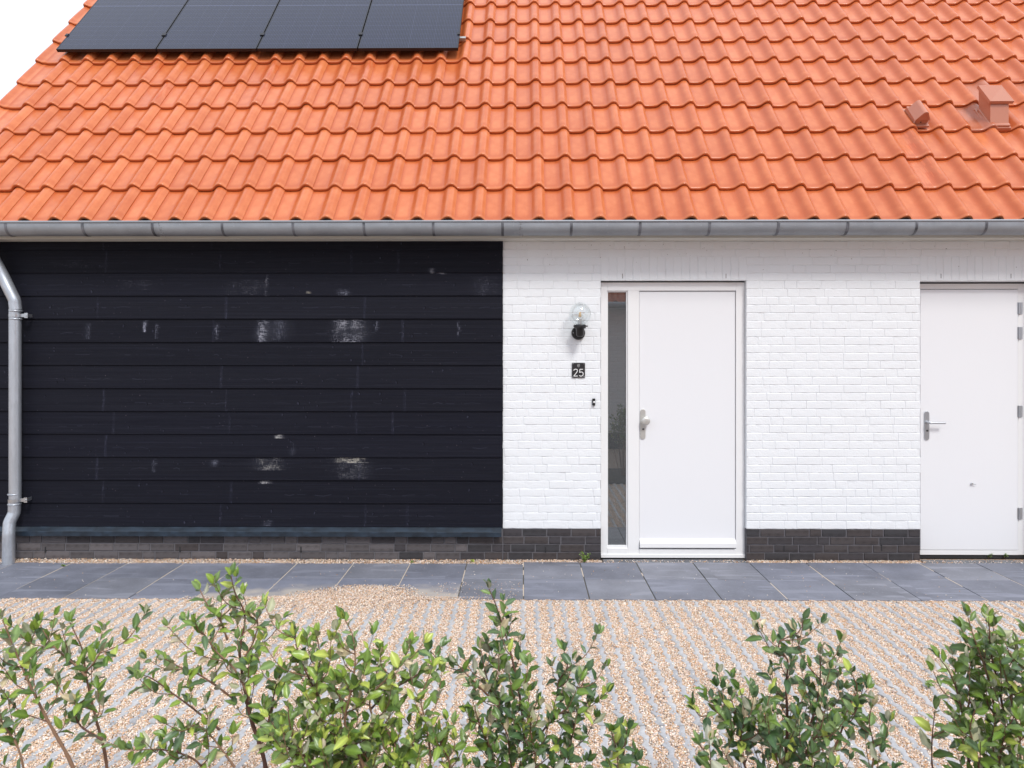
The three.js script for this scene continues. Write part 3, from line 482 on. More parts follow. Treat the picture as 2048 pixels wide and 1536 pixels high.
// ---------------------------------------------------------------- roof vents (parts of the roof of the house)
const alongV = (pts, v0, v1) => { const g = new THREE.ExtrudeGeometry(new THREE.Shape(pts.map(([x, n]) => new THREE.Vector2(x, n))), { depth: v1 - v0, bevelEnabled: false, curveSegments: 6 }), p = g.attributes.position; for (let i = 0; i < p.count; i++) p.setXYZ(i, p.getX(i), v0 + p.getZ(i), p.getY(i)); return metricUV(g); };
{
  const b = onRoof(1999, 247, 0.06), g = group('box_vent', house); g.userData.label = 'square terracotta coloured vent box with sloping cap on the roof';
  g.position.copy(V(b.x, EY, EZ).addScaledVector(rup, b.v).addScaledVector(rn, 0.06));
  const w = 0.178, dep = 0.17, hh = 0.195, sl = Math.tan(TH);
  const shaft = alongX([[0, -0.05], [0, hh], [-dep, hh + dep * sl], [-dep, dep * sl - 0.08]], -w / 2, w / 2);
  mesh('vent_box', shaft, M.vent, g);
  const cw = 0.232, cd = 0.285, rim = 0.03, ap = 0.05, V8 = [[-cw / 2, 0, 0], [cw / 2, 0, 0], [cw / 2, cd, 0], [-cw / 2, cd, 0], [-cw / 2, 0, -rim], [cw / 2, 0, -rim], [cw / 2, cd, -rim], [-cw / 2, cd, -rim], [0.045, cd * 0.62, ap]];
  const T = [[0, 1, 8], [1, 2, 8], [2, 3, 8], [3, 0, 8], [4, 5, 1], [4, 1, 0], [5, 6, 2], [5, 2, 1], [6, 7, 3], [6, 3, 2], [7, 4, 0], [7, 0, 3], [4, 7, 6], [4, 6, 5]], CP = []; for (const t of T) for (const k of t) CP.push(...V8[k]);
  const cg = new THREE.BufferGeometry(); cg.setAttribute('position', new THREE.Float32BufferAttribute(CP, 3)); cg.computeVertexNormals();
  const cap = mesh('vent_cap', metricUV(cg), M.vent, g); cap.position.set(0.004, hh + 0.012, 0.035); cap.rotation.x = -(Math.PI / 2 - TH);
  const fl = mesh('vent_flashing', merged([rbox(0.23, 0.34, 0.03, 0.008).translate(0, 0.13, -0.035), rbox(0.2, 0.3, 0.03, 0.012).translate(0, 0.12, -0.012)]), M.vent, g); fl.rotation.x = -(Math.PI / 2 - TH);
  const b2 = onRoof(1840, 250, 0.05), s = group('hooded_vent', house); s.userData.label = 'small pink hooded roof vent with bird guard opening';
  s.position.copy(V(b2.x, EY, EZ).addScaledVector(rup, b2.v).addScaledVector(rn, 0.03)); s.rotation.x = -(Math.PI / 2 - TH);
  const arc = []; for (let k = 0; k <= 6; k++) { const a = Math.PI * (0.22 + 0.56 * k / 6); arc.push([0.03 * Math.cos(a), 0.062 + 0.03 * Math.sin(a)]); }
  mesh('vent_hood', alongV([[0.074, 0.0], ...arc, [-0.074, 0.0], [-0.066, 0.0], [0, 0.076], [0.066, 0.0]], 0, 0.21), M.vent, s).position.set(0, -0.005, 0.072);
  mesh('hood_front', alongV([[0.068, 0.003], [0.02, 0.066], [0, 0.078], [-0.02, 0.066], [-0.068, 0.003]], 0.004, 0.012), M.vent, s).position.set(0, -0.005, 0.072);
  mesh('vent_base', merged([rbox(0.175, 0.3, 0.026, 0.008).translate(0, 0.13, 0.012), rbox(0.135, 0.24, 0.05, 0.006).translate(0, 0.13, 0.045)]), M.vent, s);
  mesh('vent_leg', merged([rbox(0.006, 0.006, 0.075, 0.002).translate(-0.068, 0.003, 0.04), rbox(0.006, 0.006, 0.075, 0.002).translate(0.068, 0.003, 0.04)]), mat([0.72, 0.55, 0.52]), s);
  mesh('vent_hole', new THREE.CylinderGeometry(0.006, 0.006, 0.004, 12).translate(0, 0.009, 0.045), M.gap, s);
}

// ---------------------------------------------------------------- solar panels lying on the roof
{
  const cell = tex(512, (u, v) => { const l = (Math.abs((u * 60) % 1 - 0.5) > 0.38 ? 0.13 : 0) + (Math.abs((u * 6) % 1 - 0.5) > 0.494 ? 0.035 : 0) + (Math.abs((v * 20) % 1 - 0.5) > 0.46 ? 0.07 : 0) + (Math.abs(v - 0.5) < 0.004 ? 0.09 : 0), n = 0.015 * fbm(u * 12, v * 12, 12, 3); return [0.065 + l + n, 0.085 + l + n, 0.165 + l * 1.1 + n]; }, true);
  cell.wrapS = cell.wrapT = THREE.ClampToEdgeWrapping;
  const glass = mat([1, 1, 1], { roughness: 0.12, map: cell, specularIntensity: 0.62, ior: 1.5, bumpMap: rep(fine, 0.2), bumpScale: 0.00004 });
  const xs = [112, 311, 515, 719, 917].map((px) => onRoof(px, 97, 0.13).x), g = 0.011, plen = panelTop - panelV;
  const labels = ['black solar panel at the left end of the row, next to the roof verge', 'black solar panel second from the roof verge, between two other panels', 'black solar panel third from the roof verge, second from the bare tiles', 'black solar panel at the right end of the row, next to the bare tiles'];
  let first;
  for (let i = 0; i < 4; i++) {
    const w = (xs[4] - xs[0]) / 4 - g; let p;
    if (!first) {
      first = p = group('solar_panel'); const t = 0.035, fw = 0.011;
      mesh('panel_frame', merged([rboxAt(-w / 2, w / 2, 0, fw, -t, 0, 0.0015), rboxAt(-w / 2, w / 2, plen - fw, plen, -t, 0, 0.0015), rboxAt(-w / 2, -w / 2 + fw, fw, plen - fw, -t, 0, 0.0015), rboxAt(w / 2 - fw, w / 2, fw, plen - fw, -t, 0, 0.0015)]), M.panelFrame, p);
      const gl = new THREE.BoxGeometry(w - 2 * fw, plen - 2 * fw, 0.006); mesh('panel_glass', gl, glass, p).position.set(0, plen / 2, -0.0048);
      for (const sx of [-1, 1]) mesh('panel_clamp', merged([rbox(0.03, 0.05, 0.012, 0.002), rbox(0.014, 0.03, 0.05, 0.002).translate(0, 0, -0.03)]), M.panelFrame, p).position.set(sx * (w / 2 + g / 2 - (sx > 0 ? 0.016 : 0.0)), 0.31, 0.004);
    } else { p = first.clone(); p.name = numbered('solar_panel'); scene.add(p); }
    const a = V(xs[0] + (i + 0.5) * (xs[4] - xs[0]) / 4, EY, EZ).addScaledVector(rup, panelV).addScaledVector(rn, 0.13); p.position.copy(a); p.rotation.x = -(Math.PI / 2 - TH);
    tag(p, labels[i], 'solar panel', 'solar panels in a row on the roof');
  }
  for (const dv of [0.31, 1.4]) { const r = mesh('mounting_rail', merged([rboxAt(xs[0] + 0.04, xs[4] + 0.06, -0.02, 0.02, -0.04, 0, 0.002)]), M.rail, house); r.position.set(0, EY, EZ).addScaledVector(rup, panelV + dv).addScaledVector(rn, 0.093); r.rotation.x = -(Math.PI / 2 - TH); }
}

// ---------------------------------------------------------------- wall lamp, number plate, bell
{
  const c = onZ(1160, 628, 0.12), l = tag(group('wall_lamp', null, c.x, c.y, 0), 'clear glass globe wall lamp on a round black holder left of the front door', 'wall lamp');
  const globe = []; for (let k = 0; k <= 24; k++) { const a = -Math.PI / 2 + 0.42 + (Math.PI - 0.42) * k / 24; globe.push(new THREE.Vector2(Math.max(0.0005, 0.099 * Math.cos(a)), 0.106 * Math.sin(a))); }
  mesh('glass_globe', new THREE.LatheGeometry([...globe, ...globe.slice().reverse().map((q) => new THREE.Vector2(Math.max(0.0004, q.x * 0.962), q.y * 0.962)), globe[0].clone()], 48), M.globe, l).position.z = 0.12;
  mesh('back_plate', new THREE.CylinderGeometry(0.06, 0.063, 0.02, 36).rotateX(Math.PI / 2), M.black, l).position.set(-0.006, -0.165, 0.013);
  mesh('lamp_holder', merged([new THREE.LatheGeometry([[0, -0.2], [0.022, -0.2], [0.034, -0.19], [0.037, -0.13], [0.05, -0.126], [0.054, -0.118], [0.054, -0.098], [0.046, -0.094], [0, -0.094]].map(([a, b]) => new THREE.Vector2(a, b)), 30).translate(0, 0, 0.12), new THREE.CylinderGeometry(0.02, 0.02, 0.1, 16).rotateX(Math.PI / 2).translate(0, -0.165, 0.06), new THREE.CylinderGeometry(0.006, 0.006, 0.02, 10).rotateZ(Math.PI / 2).translate(0.058, -0.108, 0.12), new THREE.CylinderGeometry(0.006, 0.006, 0.02, 10).rotateZ(Math.PI / 2).translate(-0.05, -0.108, 0.14)]), M.black, l);
  mesh('lamp_socket', new THREE.CylinderGeometry(0.017, 0.02, 0.05, 20).translate(0, -0.07, 0.12), mat([0.5, 0.5, 0.5], { metalness: 0.7, roughness: 0.3 }), l);
  mesh('light_bulb', new THREE.LatheGeometry([[0.014, -0.05], [0.016, -0.04], [0.026, -0.015], [0.031, 0.008], [0.029, 0.025], [0.018, 0.038], [0.0005, 0.042]].map(([a, b]) => new THREE.Vector2(a, b)), 24).translate(0, 0, 0.12), M.glass, l);
  const fil = []; for (let k = 0; k < 4; k++) { const a = k * Math.PI / 2 + 0.4; fil.push(new THREE.CylinderGeometry(0.0022, 0.0022, 0.045, 6).rotateZ(0.12).rotateY(a).translate(0.008 * Math.cos(a), -0.005, 0.12 + 0.008 * Math.sin(a))); }
  mesh('filament', merged(fil), mat([0.85, 0.55, 0.2], { roughness: 0.5 }), l);
  for (const s of [-1, 1]) mesh('screw', new THREE.SphereGeometry(0.0045, 10, 6).scale(1, 1, 0.5).translate(-0.006 + s * 0.047, -0.165, 0.024), M.steel, l);
}
{
  const c = onZ(1157, 740.5, 0.012), w = 0.118, h = 0.134, p = tag(group('number_plate', null, c.x, c.y, 0), 'small black house number plate reading 25 between lamp and bell', 'number plate');
  mesh('plate', rbox(w, h, 0.005, 0.002).translate(0, 0, 0.009), M.plate, p);
  const digit = (pts, dx) => { const c = new THREE.CatmullRomCurve3(pts.map(([x, y]) => V(x + dx, y, 0)), false, 'catmullrom', 0.35); return new THREE.TubeGeometry(c, 60, 0.0034, 8).scale(1, 1, 0.3); };
  const two = [[-0.017, 0.018], [-0.0165, 0.024], [-0.011, 0.0295], [0, 0.0315], [0.011, 0.029], [0.0155, 0.021], [0.0145, 0.013], [0.008, 0.003], [-0.004, -0.013], [-0.0165, -0.0285], [-0.0175, -0.03], [-0.015, -0.0303], [0, -0.0303], [0.018, -0.0303]], five = [[0.0155, 0.0305], [0, 0.0305], [-0.0105, 0.0305], [-0.0125, 0.029], [-0.0138, 0.018], [-0.0155, 0.0035], [-0.0145, 0.0025], [-0.004, 0.0068], [0.007, 0.0058], [0.0155, -0.002], [0.0175, -0.0125], [0.0135, -0.024], [0.004, -0.0305], [-0.007, -0.031], [-0.015, -0.0275], [-0.0185, -0.0235]];
  mesh('numeral', digit(two, -0.025), M.white, p).position.set(0, -0.0225, 0.0122); mesh('numeral', digit(five, 0.025), M.white, p).position.set(0, -0.0225, 0.0122);
  const sh = (s, r = 1) => { const q = new THREE.Shape(); q.moveTo(-0.011 * s, 0.012 * s); q.lineTo(0.011 * s, 0.012 * s); q.lineTo(0.011 * s, -0.002 * s); q.quadraticCurveTo(0.010 * s, -0.011 * s, 0, -0.015 * s); q.quadraticCurveTo(-0.010 * s, -0.011 * s, -0.011 * s, -0.002 * s); return q; };
  const ring = sh(1); ring.holes.push(new THREE.Path(sh(0.78).getPoints(8)));
  mesh('shield_emblem', merged([new THREE.ExtrudeGeometry(ring, { depth: 0.0008, bevelEnabled: false, curveSegments: 8 }), rbox(0.003, 0.024, 0.0008, 0.0003).rotateZ(-0.75).translate(0, 0, 0.0005), rbox(0.0025, 0.013, 0.0008, 0.0003).rotateZ(-0.75).translate(-0.004, 0.003, 0.0005), rbox(0.0025, 0.012, 0.0008, 0.0003).rotateZ(-0.75).translate(0.004, -0.002, 0.0005)]), mat([0.35, 0.35, 0.35]), p).position.set(0, 0.042, 0.0116);
  for (const sx of [-1, 1]) for (const sy of [-1, 1]) mesh('screw', new THREE.SphereGeometry(0.0035, 10, 6).scale(1, 1, 0.5).translate(sx * (w / 2 - 0.009), sy * (h / 2 - 0.009), 0.0116), M.steel, p);
}
{
  const c = onZ(1187.5, 804, 0.01), b = tag(group('door_bell', null, c.x, c.y, 0), 'tiny black door bell with white button beside the side window', 'door bell');
  mesh('bell_housing', rbox(0.026, 0.064, 0.02, 0.004).translate(0, 0, 0.012), M.black, b);
  mesh('bell_button', new THREE.SphereGeometry(0.009, 16, 10).scale(1, 1, 0.4).translate(0.002, 0, 0.0225), M.white, b);
}

// ---------------------------------------------------------------- ground
const gravelMap = tex(1024, (u, v) => { const i = Math.floor(u * 230), j = Math.floor(v * 230), q = hash(i + (hash(j, 3) * 0), j), a = fbm(u * 230, v * 230, 230, 2), b = 0.5 + 0.6 * a, c = q < 0.3 ? [0.62, 0.55, 0.47] : q < 0.6 ? [0.46, 0.31, 0.2] : q < 0.75 ? [0.4, 0.2, 0.1] : q < 0.92 ? [0.5, 0.36, 0.28] : [0.2, 0.17, 0.15]; return c.map((x) => x * b); });
const ground = struct('ground', metricUV(new THREE.PlaneGeometry(300, 300).rotateX(-Math.PI / 2).translate(0, -0.014, 0)), mat([0.9, 0.9, 0.9], { roughness: 1, map: rep(gravelMap, 1.9), bumpMap: rep(gravelMap, 1.9), bumpScale: 0.006 }));
ground.userData.label = 'tan gravel ground of the drive and beyond';

// paving slabs
const slabFront = 0.98, slabMid = 0.527, slabBack = 0.078, SP = 0.503;
const paving = group('pavement'); paving.userData = { kind: 'structure', label: 'footpath of dark blue grey concrete slabs along the facade' };
const slabMap = tex(1024, (u, v) => { const a = fbm(u * 5, v * 5, 5, 5), b = fbm(u * 90, v * 90, 90, 2), d = fbm(u * 14 + 5, v * 14, 14, 4); const e = fbm(u * 3, v * 26 + 9, 0, 3), c = 0.78 + 0.42 * (a - 0.5) + 0.2 * (d - 0.5) + 0.3 * smooth(0.62, 0.8, e) + 0.08 * (b - 0.5) + (b > 0.86 ? 0.35 : 0); return [c, c * 1.005, c * 1.02]; });
const slabMats = [[0.228, 0.238, 0.288], [0.243, 0.25, 0.29], [0.213, 0.223, 0.27]].map((c) => mat(c, { roughness: 0.6, map: rep(slabMap, 1.35), bumpMap: rep(fine, 0.25), bumpScale: 0.0012 }));
const dust = [0, 1].map((q) => mat([0.225, 0.24, 0.305], { roughness: 0.75, map: tex(512, (u, v) => { const a = fbm(u * 5 + q * 9, v * 5, 0, 4), b = fbm(u * 70, v * 70 + q, 0, 2), m = clamp(smooth(0.45, 0.75, 0.55 * fbm(u * 2.2 + q * 5, v * 3, 0, 3) + 0.45 * v) + 0.3 * (b - 0.5), 0, 1) * 0.8, c = 0.78 + 0.3 * (a - 0.5); return [lerp(c, 2.1, m) / 2.2, lerp(c, 1.75, m) / 2.2, lerp(c, 1.2, m) / 2.2]; }) }));
for (const d of dust) d.color.multiplyScalar(2.2);
for (let k = -11; k <= 11; k++) for (const [z0, z1] of [[k < 0 ? 0.125 : slabBack, slabMid - 0.0015], [slabMid + 0.0015, slabFront]]) {
  const x0 = 0.004 + k * SP + 0.004, x1 = 0.004 + (k + 1) * SP - 0.004, w = x1 - x0, d = z1 - z0, g = rbox(w, 0.06, d, 0.003, 1), p = g.attributes.position, uv = g.attributes.uv, ou = rnd() * 5, ov = rnd() * 5;
  const dusty = z0 > 0.3 && k >= -5 && k <= -2; for (let i = 0; i < p.count; i++) if (dusty) uv.setXY(i, p.getX(i) / w + 0.5, p.getZ(i) / d + 0.5); else uv.setXY(i, p.getX(i) + ou, p.getZ(i) + ov);
  const s = mesh('paving_slab', g, dusty ? dust[k & 1] : slabMats[Math.floor(hash(k, z0 > 0.3 ? 1 : 2) * 3)], paving); s.position.set((x0 + x1) / 2, -0.021 + rr(-0.0015, 0.0015), (z0 + z1) / 2); s.rotation.set(rr(-0.002, 0.002), 0, rr(-0.002, 0.002));
}
const sandMat = mat([0.58, 0.49, 0.39], { roughness: 1 }), darkSand = mat([0.12, 0.11, 0.085], { roughness: 1 });
for (let k = -10; k <= 11; k++) for (let z = slabBack; z < slabFront - 0.01;) { // sand and moss left in the joints
  const len = Math.min(rr(0.06, 0.3), slabFront - z), tan = rnd() < (k < 0 ? 0.85 : 0.35), x = 0.004 + k * SP;
  mesh('joint_sand', box(x - 0.0038, x + 0.0038, -0.01, (tan ? 0.0065 : 0.002) + rr(-0.001, 0.001), z, z + len), tan ? sandMat : darkSand, paving); z += len;
}
// concrete foundation lip in front of the doors
for (const d of [doorA, doorB]) mesh('concrete_lip', rboxAt(d.l + 0.02, d.r - 0.02, -0.03, 0.004, -0.03, slabBack - 0.008, 0.004), mat([0.3, 0.31, 0.34], { roughness: 0.9, map: rep(coarse, 0.4) }), paving);

// wavy concrete ribs of the grass-paver drive
const meander = (z) => 0.0072 * Math.sin(z * 2 * Math.PI / 0.1) + 0.003 * Math.sin(z * 4 * Math.PI / 0.1 + 0.7), halfW = (z) => 0.0158 + 0.0032 * Math.sin(z * 2 * Math.PI / 0.1 + 1.9) + 0.002 * Math.sin(z * 6 * Math.PI / 0.1);
const UZ = 0.912, UL = 0.6;
function ribGeo(z0, z1, ph) {
  const s = [], n = Math.round((z1 - z0) / 0.0125), rim = 0.004;
  const edge = (side, inset) => { const a = []; for (let i = 0; i <= n; i++) { const z = lerp(z0 + inset * 0.6, z1 - inset * 0.6, i / n), e = Math.min(i, n - i) === 0 ? 0.006 : 0; a.push([meander(z + ph) + side * (halfW(z + ph) - inset - e + 0.0012 * (noise(z * 90 + ph * 50, side * 9 + 3) - 0.5)), z]); } return a; };
  const oL = edge(-1, 0), oR = edge(1, 0), iL = edge(-1, rim), iR = edge(1, rim), P = [], I = [], uv = [];
  const put = (a, y) => a.forEach(([x, z]) => { P.push(x, y + (y > 0 ? 0.0006 * Math.sin(z * 71 + ph * 9) : 0), z); uv.push(x + ph * 3, z); });
  put(oL, -0.03); put(oL, -0.0015); put(iL, 0.0012); put(iR, 0.0012); put(oR, -0.0015); put(oR, -0.03);
  const m = n + 1; for (let r = 0; r < 5; r++) for (let i = 0; i < n; i++) { const a = r * m + i; I.push(a, a + m, a + m + 1, a, a + m + 1, a + 1); I.length -= 6; I.push(a, a + 1, a + m + 1, a, a + m + 1, a + m); }
  for (const e of [0, n]) for (let r = 0; r < 4; r++) { const q = [e, (r + 1) * m + e, (r + 2) * m + e]; I.push(...(e ? q : [q[0], q[2], q[1]])); }
  const g = new THREE.BufferGeometry(); g.setAttribute('position', new THREE.Float32BufferAttribute(P, 3)); g.setAttribute('uv', new THREE.Float32BufferAttribute(uv, 2)); g.setIndex(I); return toCreasedNormals(g, 0.7);
}
const drive = group('driveway'); drive.userData = { kind: 'structure', label: 'drive of wavy concrete paver ribs filled with gravel' };
const ribMats = [[0.55, 0.55, 0.565], [0.58, 0.575, 0.585], [0.51, 0.51, 0.53]].map((c) => mat(c, { roughness: 0.9, map: rep(tex(256, (u, v) => { const a = fbm(u * 7, v * 7, 7, 5), b = fbm(u * 60, v * 60, 60, 2), s = 0.8 + 0.3 * (a - 0.5) + 0.2 * (b - 0.5); return [s, s, s]; }), 0.45), bumpMap: rep(fine, 0.12), bumpScale: 0.0025 }));
{
  const list = [];
  for (let u = 0; u < 5; u++) for (let k = -46; k <= 46; k++) {
    const z0 = u ? UZ + u * UL + 0.003 : slabFront + 0.004, z1 = UZ + (u + 1) * UL - 0.003, zc = D - (z0 + z1) / 2, px = 1046 + F * k * 0.1 / zc;
    list.push({ u, k, z0, z1, show: px > -40 && px < 2090 ? zc : 100 + zc });
  }
  list.sort((a, b) => a.show - b.show);
  const geos = new Map(), rest = [];
  list.forEach((r, i) => {
    const v = Math.floor(hash(r.k, r.u) * 2), key = r.u * 2 + v; if (!geos.has(key)) geos.set(key, ribGeo(r.z0, r.z1, 0));
    dummy.position.set(r.k * 0.1 + rr(-0.0012, 0.0012), rr(-0.0015, 0.001), 0);
    if (i < 300) mesh('paver_rib', geos.get(key), pick(ribMats), drive).position.copy(dummy.position);
    else rest.push(moved(geos.get(key), dummy));
  });
  mesh('paver_ribs_beyond', merged(rest), ribMats[0], drive).userData.kind = 'stuff';
}
// gravel: real pebbles between and over the ribs, along the wall and spilled on the slabs
{
  const geo = new THREE.IcosahedronGeometry(1, 0), p = geo.attributes.position; for (let i = 0; i < p.count; i++) { const h = 0.86 + 0.28 * hash(Math.round(p.getX(i) * 50) + 7, Math.round(p.getY(i) * 50) * 31 + Math.round(p.getZ(i) * 50)); p.setXYZ(i, p.getX(i) * h, p.getY(i) * h, p.getZ(i) * h); } geo.computeVertexNormals();
  const pal = [[[0.78, 0.70, 0.61], 26], [[0.62, 0.45, 0.31], 24], [[0.52, 0.29, 0.14], 14], [[0.63, 0.46, 0.37], 20], [[0.46, 0.35, 0.27], 9], [[0.18, 0.15, 0.14], 4], [[0.64, 0.60, 0.6], 6]];
  const bag = pal.flatMap(([c, n]) => Array(n).fill(c)), M4 = [], C = [], q = new THREE.Quaternion(), eu = new THREE.Euler(), m4 = new THREE.Matrix4(), sc = V(1, 1, 1), ps = V(0, 0, 0);
  const add = (x, y, z, r) => { eu.set(rr(-0.5, 0.5), rnd() * 6.3, rr(-0.5, 0.5)); q.setFromEuler(eu); sc.set(r * rr(0.8, 1.35), r * rr(0.5, 0.8), r * rr(0.75, 1.1)); ps.set(x, y, z); M4.push(...m4.compose(ps, q, sc).elements); const c = pick(bag), k = rr(0.72, 1.28); C.push(c[0] * k, c[1] * k, c[2] * k); };
  const heap = (x, z) => { const a = Math.exp(-(((x + 1.28) / 0.62) ** 2 + ((z - 0.98) / 0.33) ** 2) * 1.3), b = 0.8 * Math.exp(-(((x + 1.75) / 0.55) ** 2 + ((z - 1.06) / 0.13) ** 2)); return Math.max(a, b); };
  const cover = (x, z) => 1.0 * heap(x, z) + 0.62 * smooth(1.04, 0.985, z) * (0.5 + noise(x * 9, 3)) + 0.4 * smooth(0.68, 0.84, fbm(x * 1.3 + 11, z * 1.7 + 5, 0, 3)) + 0.38 * smooth(0.54, 0.8, noise(x * 14, z * 14));
  const z0 = slabFront, z1 = 3.36; let n = 0;
  for (let z = z0; z < z1; z += 0.0056) {
    const half = 1060 / F * (D - z) + 0.5;
    for (let x = -half; x < half; x += 0.0058) {
      const xx = x + rr(-0.003, 0.003), zz = z + rr(-0.003, 0.003), k = Math.round((xx - meander(zz)) / 0.1), dx = Math.abs(xx - k * 0.1 - meander(zz)), cv = cover(xx, zz), onRib = dx < halfW(zz) - 0.001;
      if (onRib && cv < 0.35 + 0.5 * rnd() && rnd() > 0.02) continue;
      const r = rr(0.0026, 0.0048) * (rnd() < 0.05 ? 1.5 : 1);
      add(xx, (onRib ? 0.004 : -0.0052 + 0.005 * clamp(cv, 0, 1)) + rr(-0.002, 0.002) + 0.013 * clamp(1.3 * heap(xx, zz), 0, 1) * smooth(1.3, 0.99, zz), zz, r);
    }
  }
  for (let k = 0; k < 17000; k++) { const x = rr(-4.9, 4.7), door = (x > doorA.l && x < doorA.r) || (x > doorB.l && x < doorB.r); if (door && rnd() < 0.85) continue; const edge = (x < 0 ? 0.128 : slabBack) + 0.004 + 0.045 * (x < 0.2 ? noise(x * 5, 2) : 0) * rnd(); add(x, rr(-0.002, 0.0105), rr(0.004, edge), rr(0.003, 0.006)); }
  for (let k = 0; k < 60000; k++) { // the spill over the slabs
    const x = rr(-2.6, -0.25), z = rr(0.45, slabFront + 0.03), h = heap(x, z) * 1.15 - 0.34 + 0.5 * (fbm(x * 3.3, z * 5 + 2, 0, 4) - 0.5); if (rnd() < h * 1.6 || (z > slabFront - 0.03 && rnd() < 1.5 * heap(x, z))) add(x, 0.012 + rr(-0.001, 0.004) + 0.012 * clamp(h, 0, 1) * rnd(), z, rr(0.0026, 0.0048));
  }
  for (let k = 0; k < 420; k++) { const near = rnd() < 0.45; add(near ? rr(-0.7, 0.0) : rr(-4.8, 4.6), 0.0115, near ? rr(0.6, 0.97) : rr(slabBack, slabFront), rr(0.002, 0.0045)); }
  const gm = new THREE.InstancedMesh(geo, mat([1, 1, 1], { roughness: 0.85 }), M4.length / 16); gm.name = 'gravel'; gm.instanceMatrix.array.set(M4); gm.instanceColor = new THREE.InstancedBufferAttribute(new Float32Array(C), 3); gm.castShadow = gm.receiveShadow = true;
  tag(gm, 'tan and white pebble gravel between the concrete ribs', null, null, 'stuff'); scene.add(gm);
  console.log('pebbles', M4.length / 16);
}
struct('planting_bed', box(-5, 5, -0.05, 0.012, 3.42, 4.6), M.soil).userData.label = 'dark soil bed of the foreground shrubs';

// ---------------------------------------------------------------- shrubs
const leafTints = [ // upper side, under side (linear)
  [[0.07, 0.132, 0.024], [0.34, 0.36, 0.24]], [[0.13, 0.215, 0.032], [0.40, 0.41, 0.26]], [[0.22, 0.32, 0.05], [0.44, 0.45, 0.28]], [[0.055, 0.11, 0.04], [0.33, 0.34, 0.25]], [[0.38, 0.45, 0.085], [0.46, 0.46, 0.28]], [[0.085, 0.145, 0.06], [0.40, 0.41, 0.31]], [[0.155, 0.235, 0.07], [0.46, 0.47, 0.34]], [[0.50, 0.42, 0.26], [0.54, 0.48, 0.35]],
];
function leafGeo(seedWave, widthK, curl, fold, tint) {
  const T = [0, 0.06, 0.18, 0.32, 0.48, 0.64, 0.8, 0.92, 1], P = [], C = [], I = [], cols = [-1, -0.5, 0, 0.5, 1];
  const side = (dz, col, flip) => {
    const b = P.length / 3;
    T.forEach((t, j) => { const w = widthK * Math.pow(Math.sin(Math.PI * Math.pow(t, 0.88)), 0.8) * (1 + 0.08 * Math.sin(j * 2.4 + seedWave)) + (j === 0 ? 0.012 : 0);
      cols.forEach((s) => { const wave = 0.03 * Math.sin(t * 13 + seedWave + s * 2) * Math.abs(s); P.push(s * w, t + 0.02 * s * Math.sin(seedWave), Math.abs(s) * w * fold - curl * t * t + wave + dz); const k = s === 0 ? 1.3 : 1 - 0.14 * hash(j, seedWave * 7 + s * 3); C.push(col[0] * k, col[1] * k, col[2] * k); }); });
    for (let j = 0; j < T.length - 1; j++) for (let i = 0; i < 4; i++) { const a = b + j * 5 + i; I.push(...(flip ? [a, a + 6, a + 1, a, a + 5, a + 6] : [a, a + 1, a + 6, a, a + 6, a + 5])); }
  };
  side(0, tint[0], false); side(-0.012, tint[1], true);
  const g = new THREE.BufferGeometry(); g.setAttribute('position', new THREE.Float32BufferAttribute(P, 3)); g.setAttribute('color', new THREE.Float32BufferAttribute(C, 3)); g.setIndex(I); g.computeVertexNormals(); return g;
}
const leafGeos = leafTints.map((t) => [leafGeo(0.3, 0.23, 0.18, 0.34, t), leafGeo(1.9, 0.275, 0.08, 0.42, t), leafGeo(4.1, 0.2, 0.3, 0.5, t)]);
const leafMat = new THREE.MeshPhysicalMaterial({ vertexColors: true, roughness: 0.32, specularIntensity: 1, side: THREE.DoubleSide });
const barks = [mat([0.17, 0.085, 0.05], { roughness: 0.8 }), mat([0.24, 0.14, 0.085], { roughness: 0.8 }), mat([0.12, 0.055, 0.038], { roughness: 0.75 })];
function taper(pts, r0, r1, n = 7) {
  const c = new THREE.CatmullRomCurve3(pts), seg = Math.max(6, pts.length * 5), g = new THREE.TubeGeometry(c, seg, 1, n), p = g.attributes.position;
  for (let j = 0; j <= seg; j++) { const o = c.getPointAt(j / seg), r = lerp(r0, r1, j / seg) * (1 + 0.12 * Math.sin(j * 2.1)); for (let i = 0; i <= n; i++) { const k = j * (n + 1) + i; p.setXYZ(k, o.x + (p.getX(k) - o.x) * r, o.y + (p.getY(k) - o.y) * r, o.z + (p.getZ(k) - o.z) * r); } }
  g.computeVertexNormals(); return { g, c };
}
const UP3 = V(0, 1, 0);
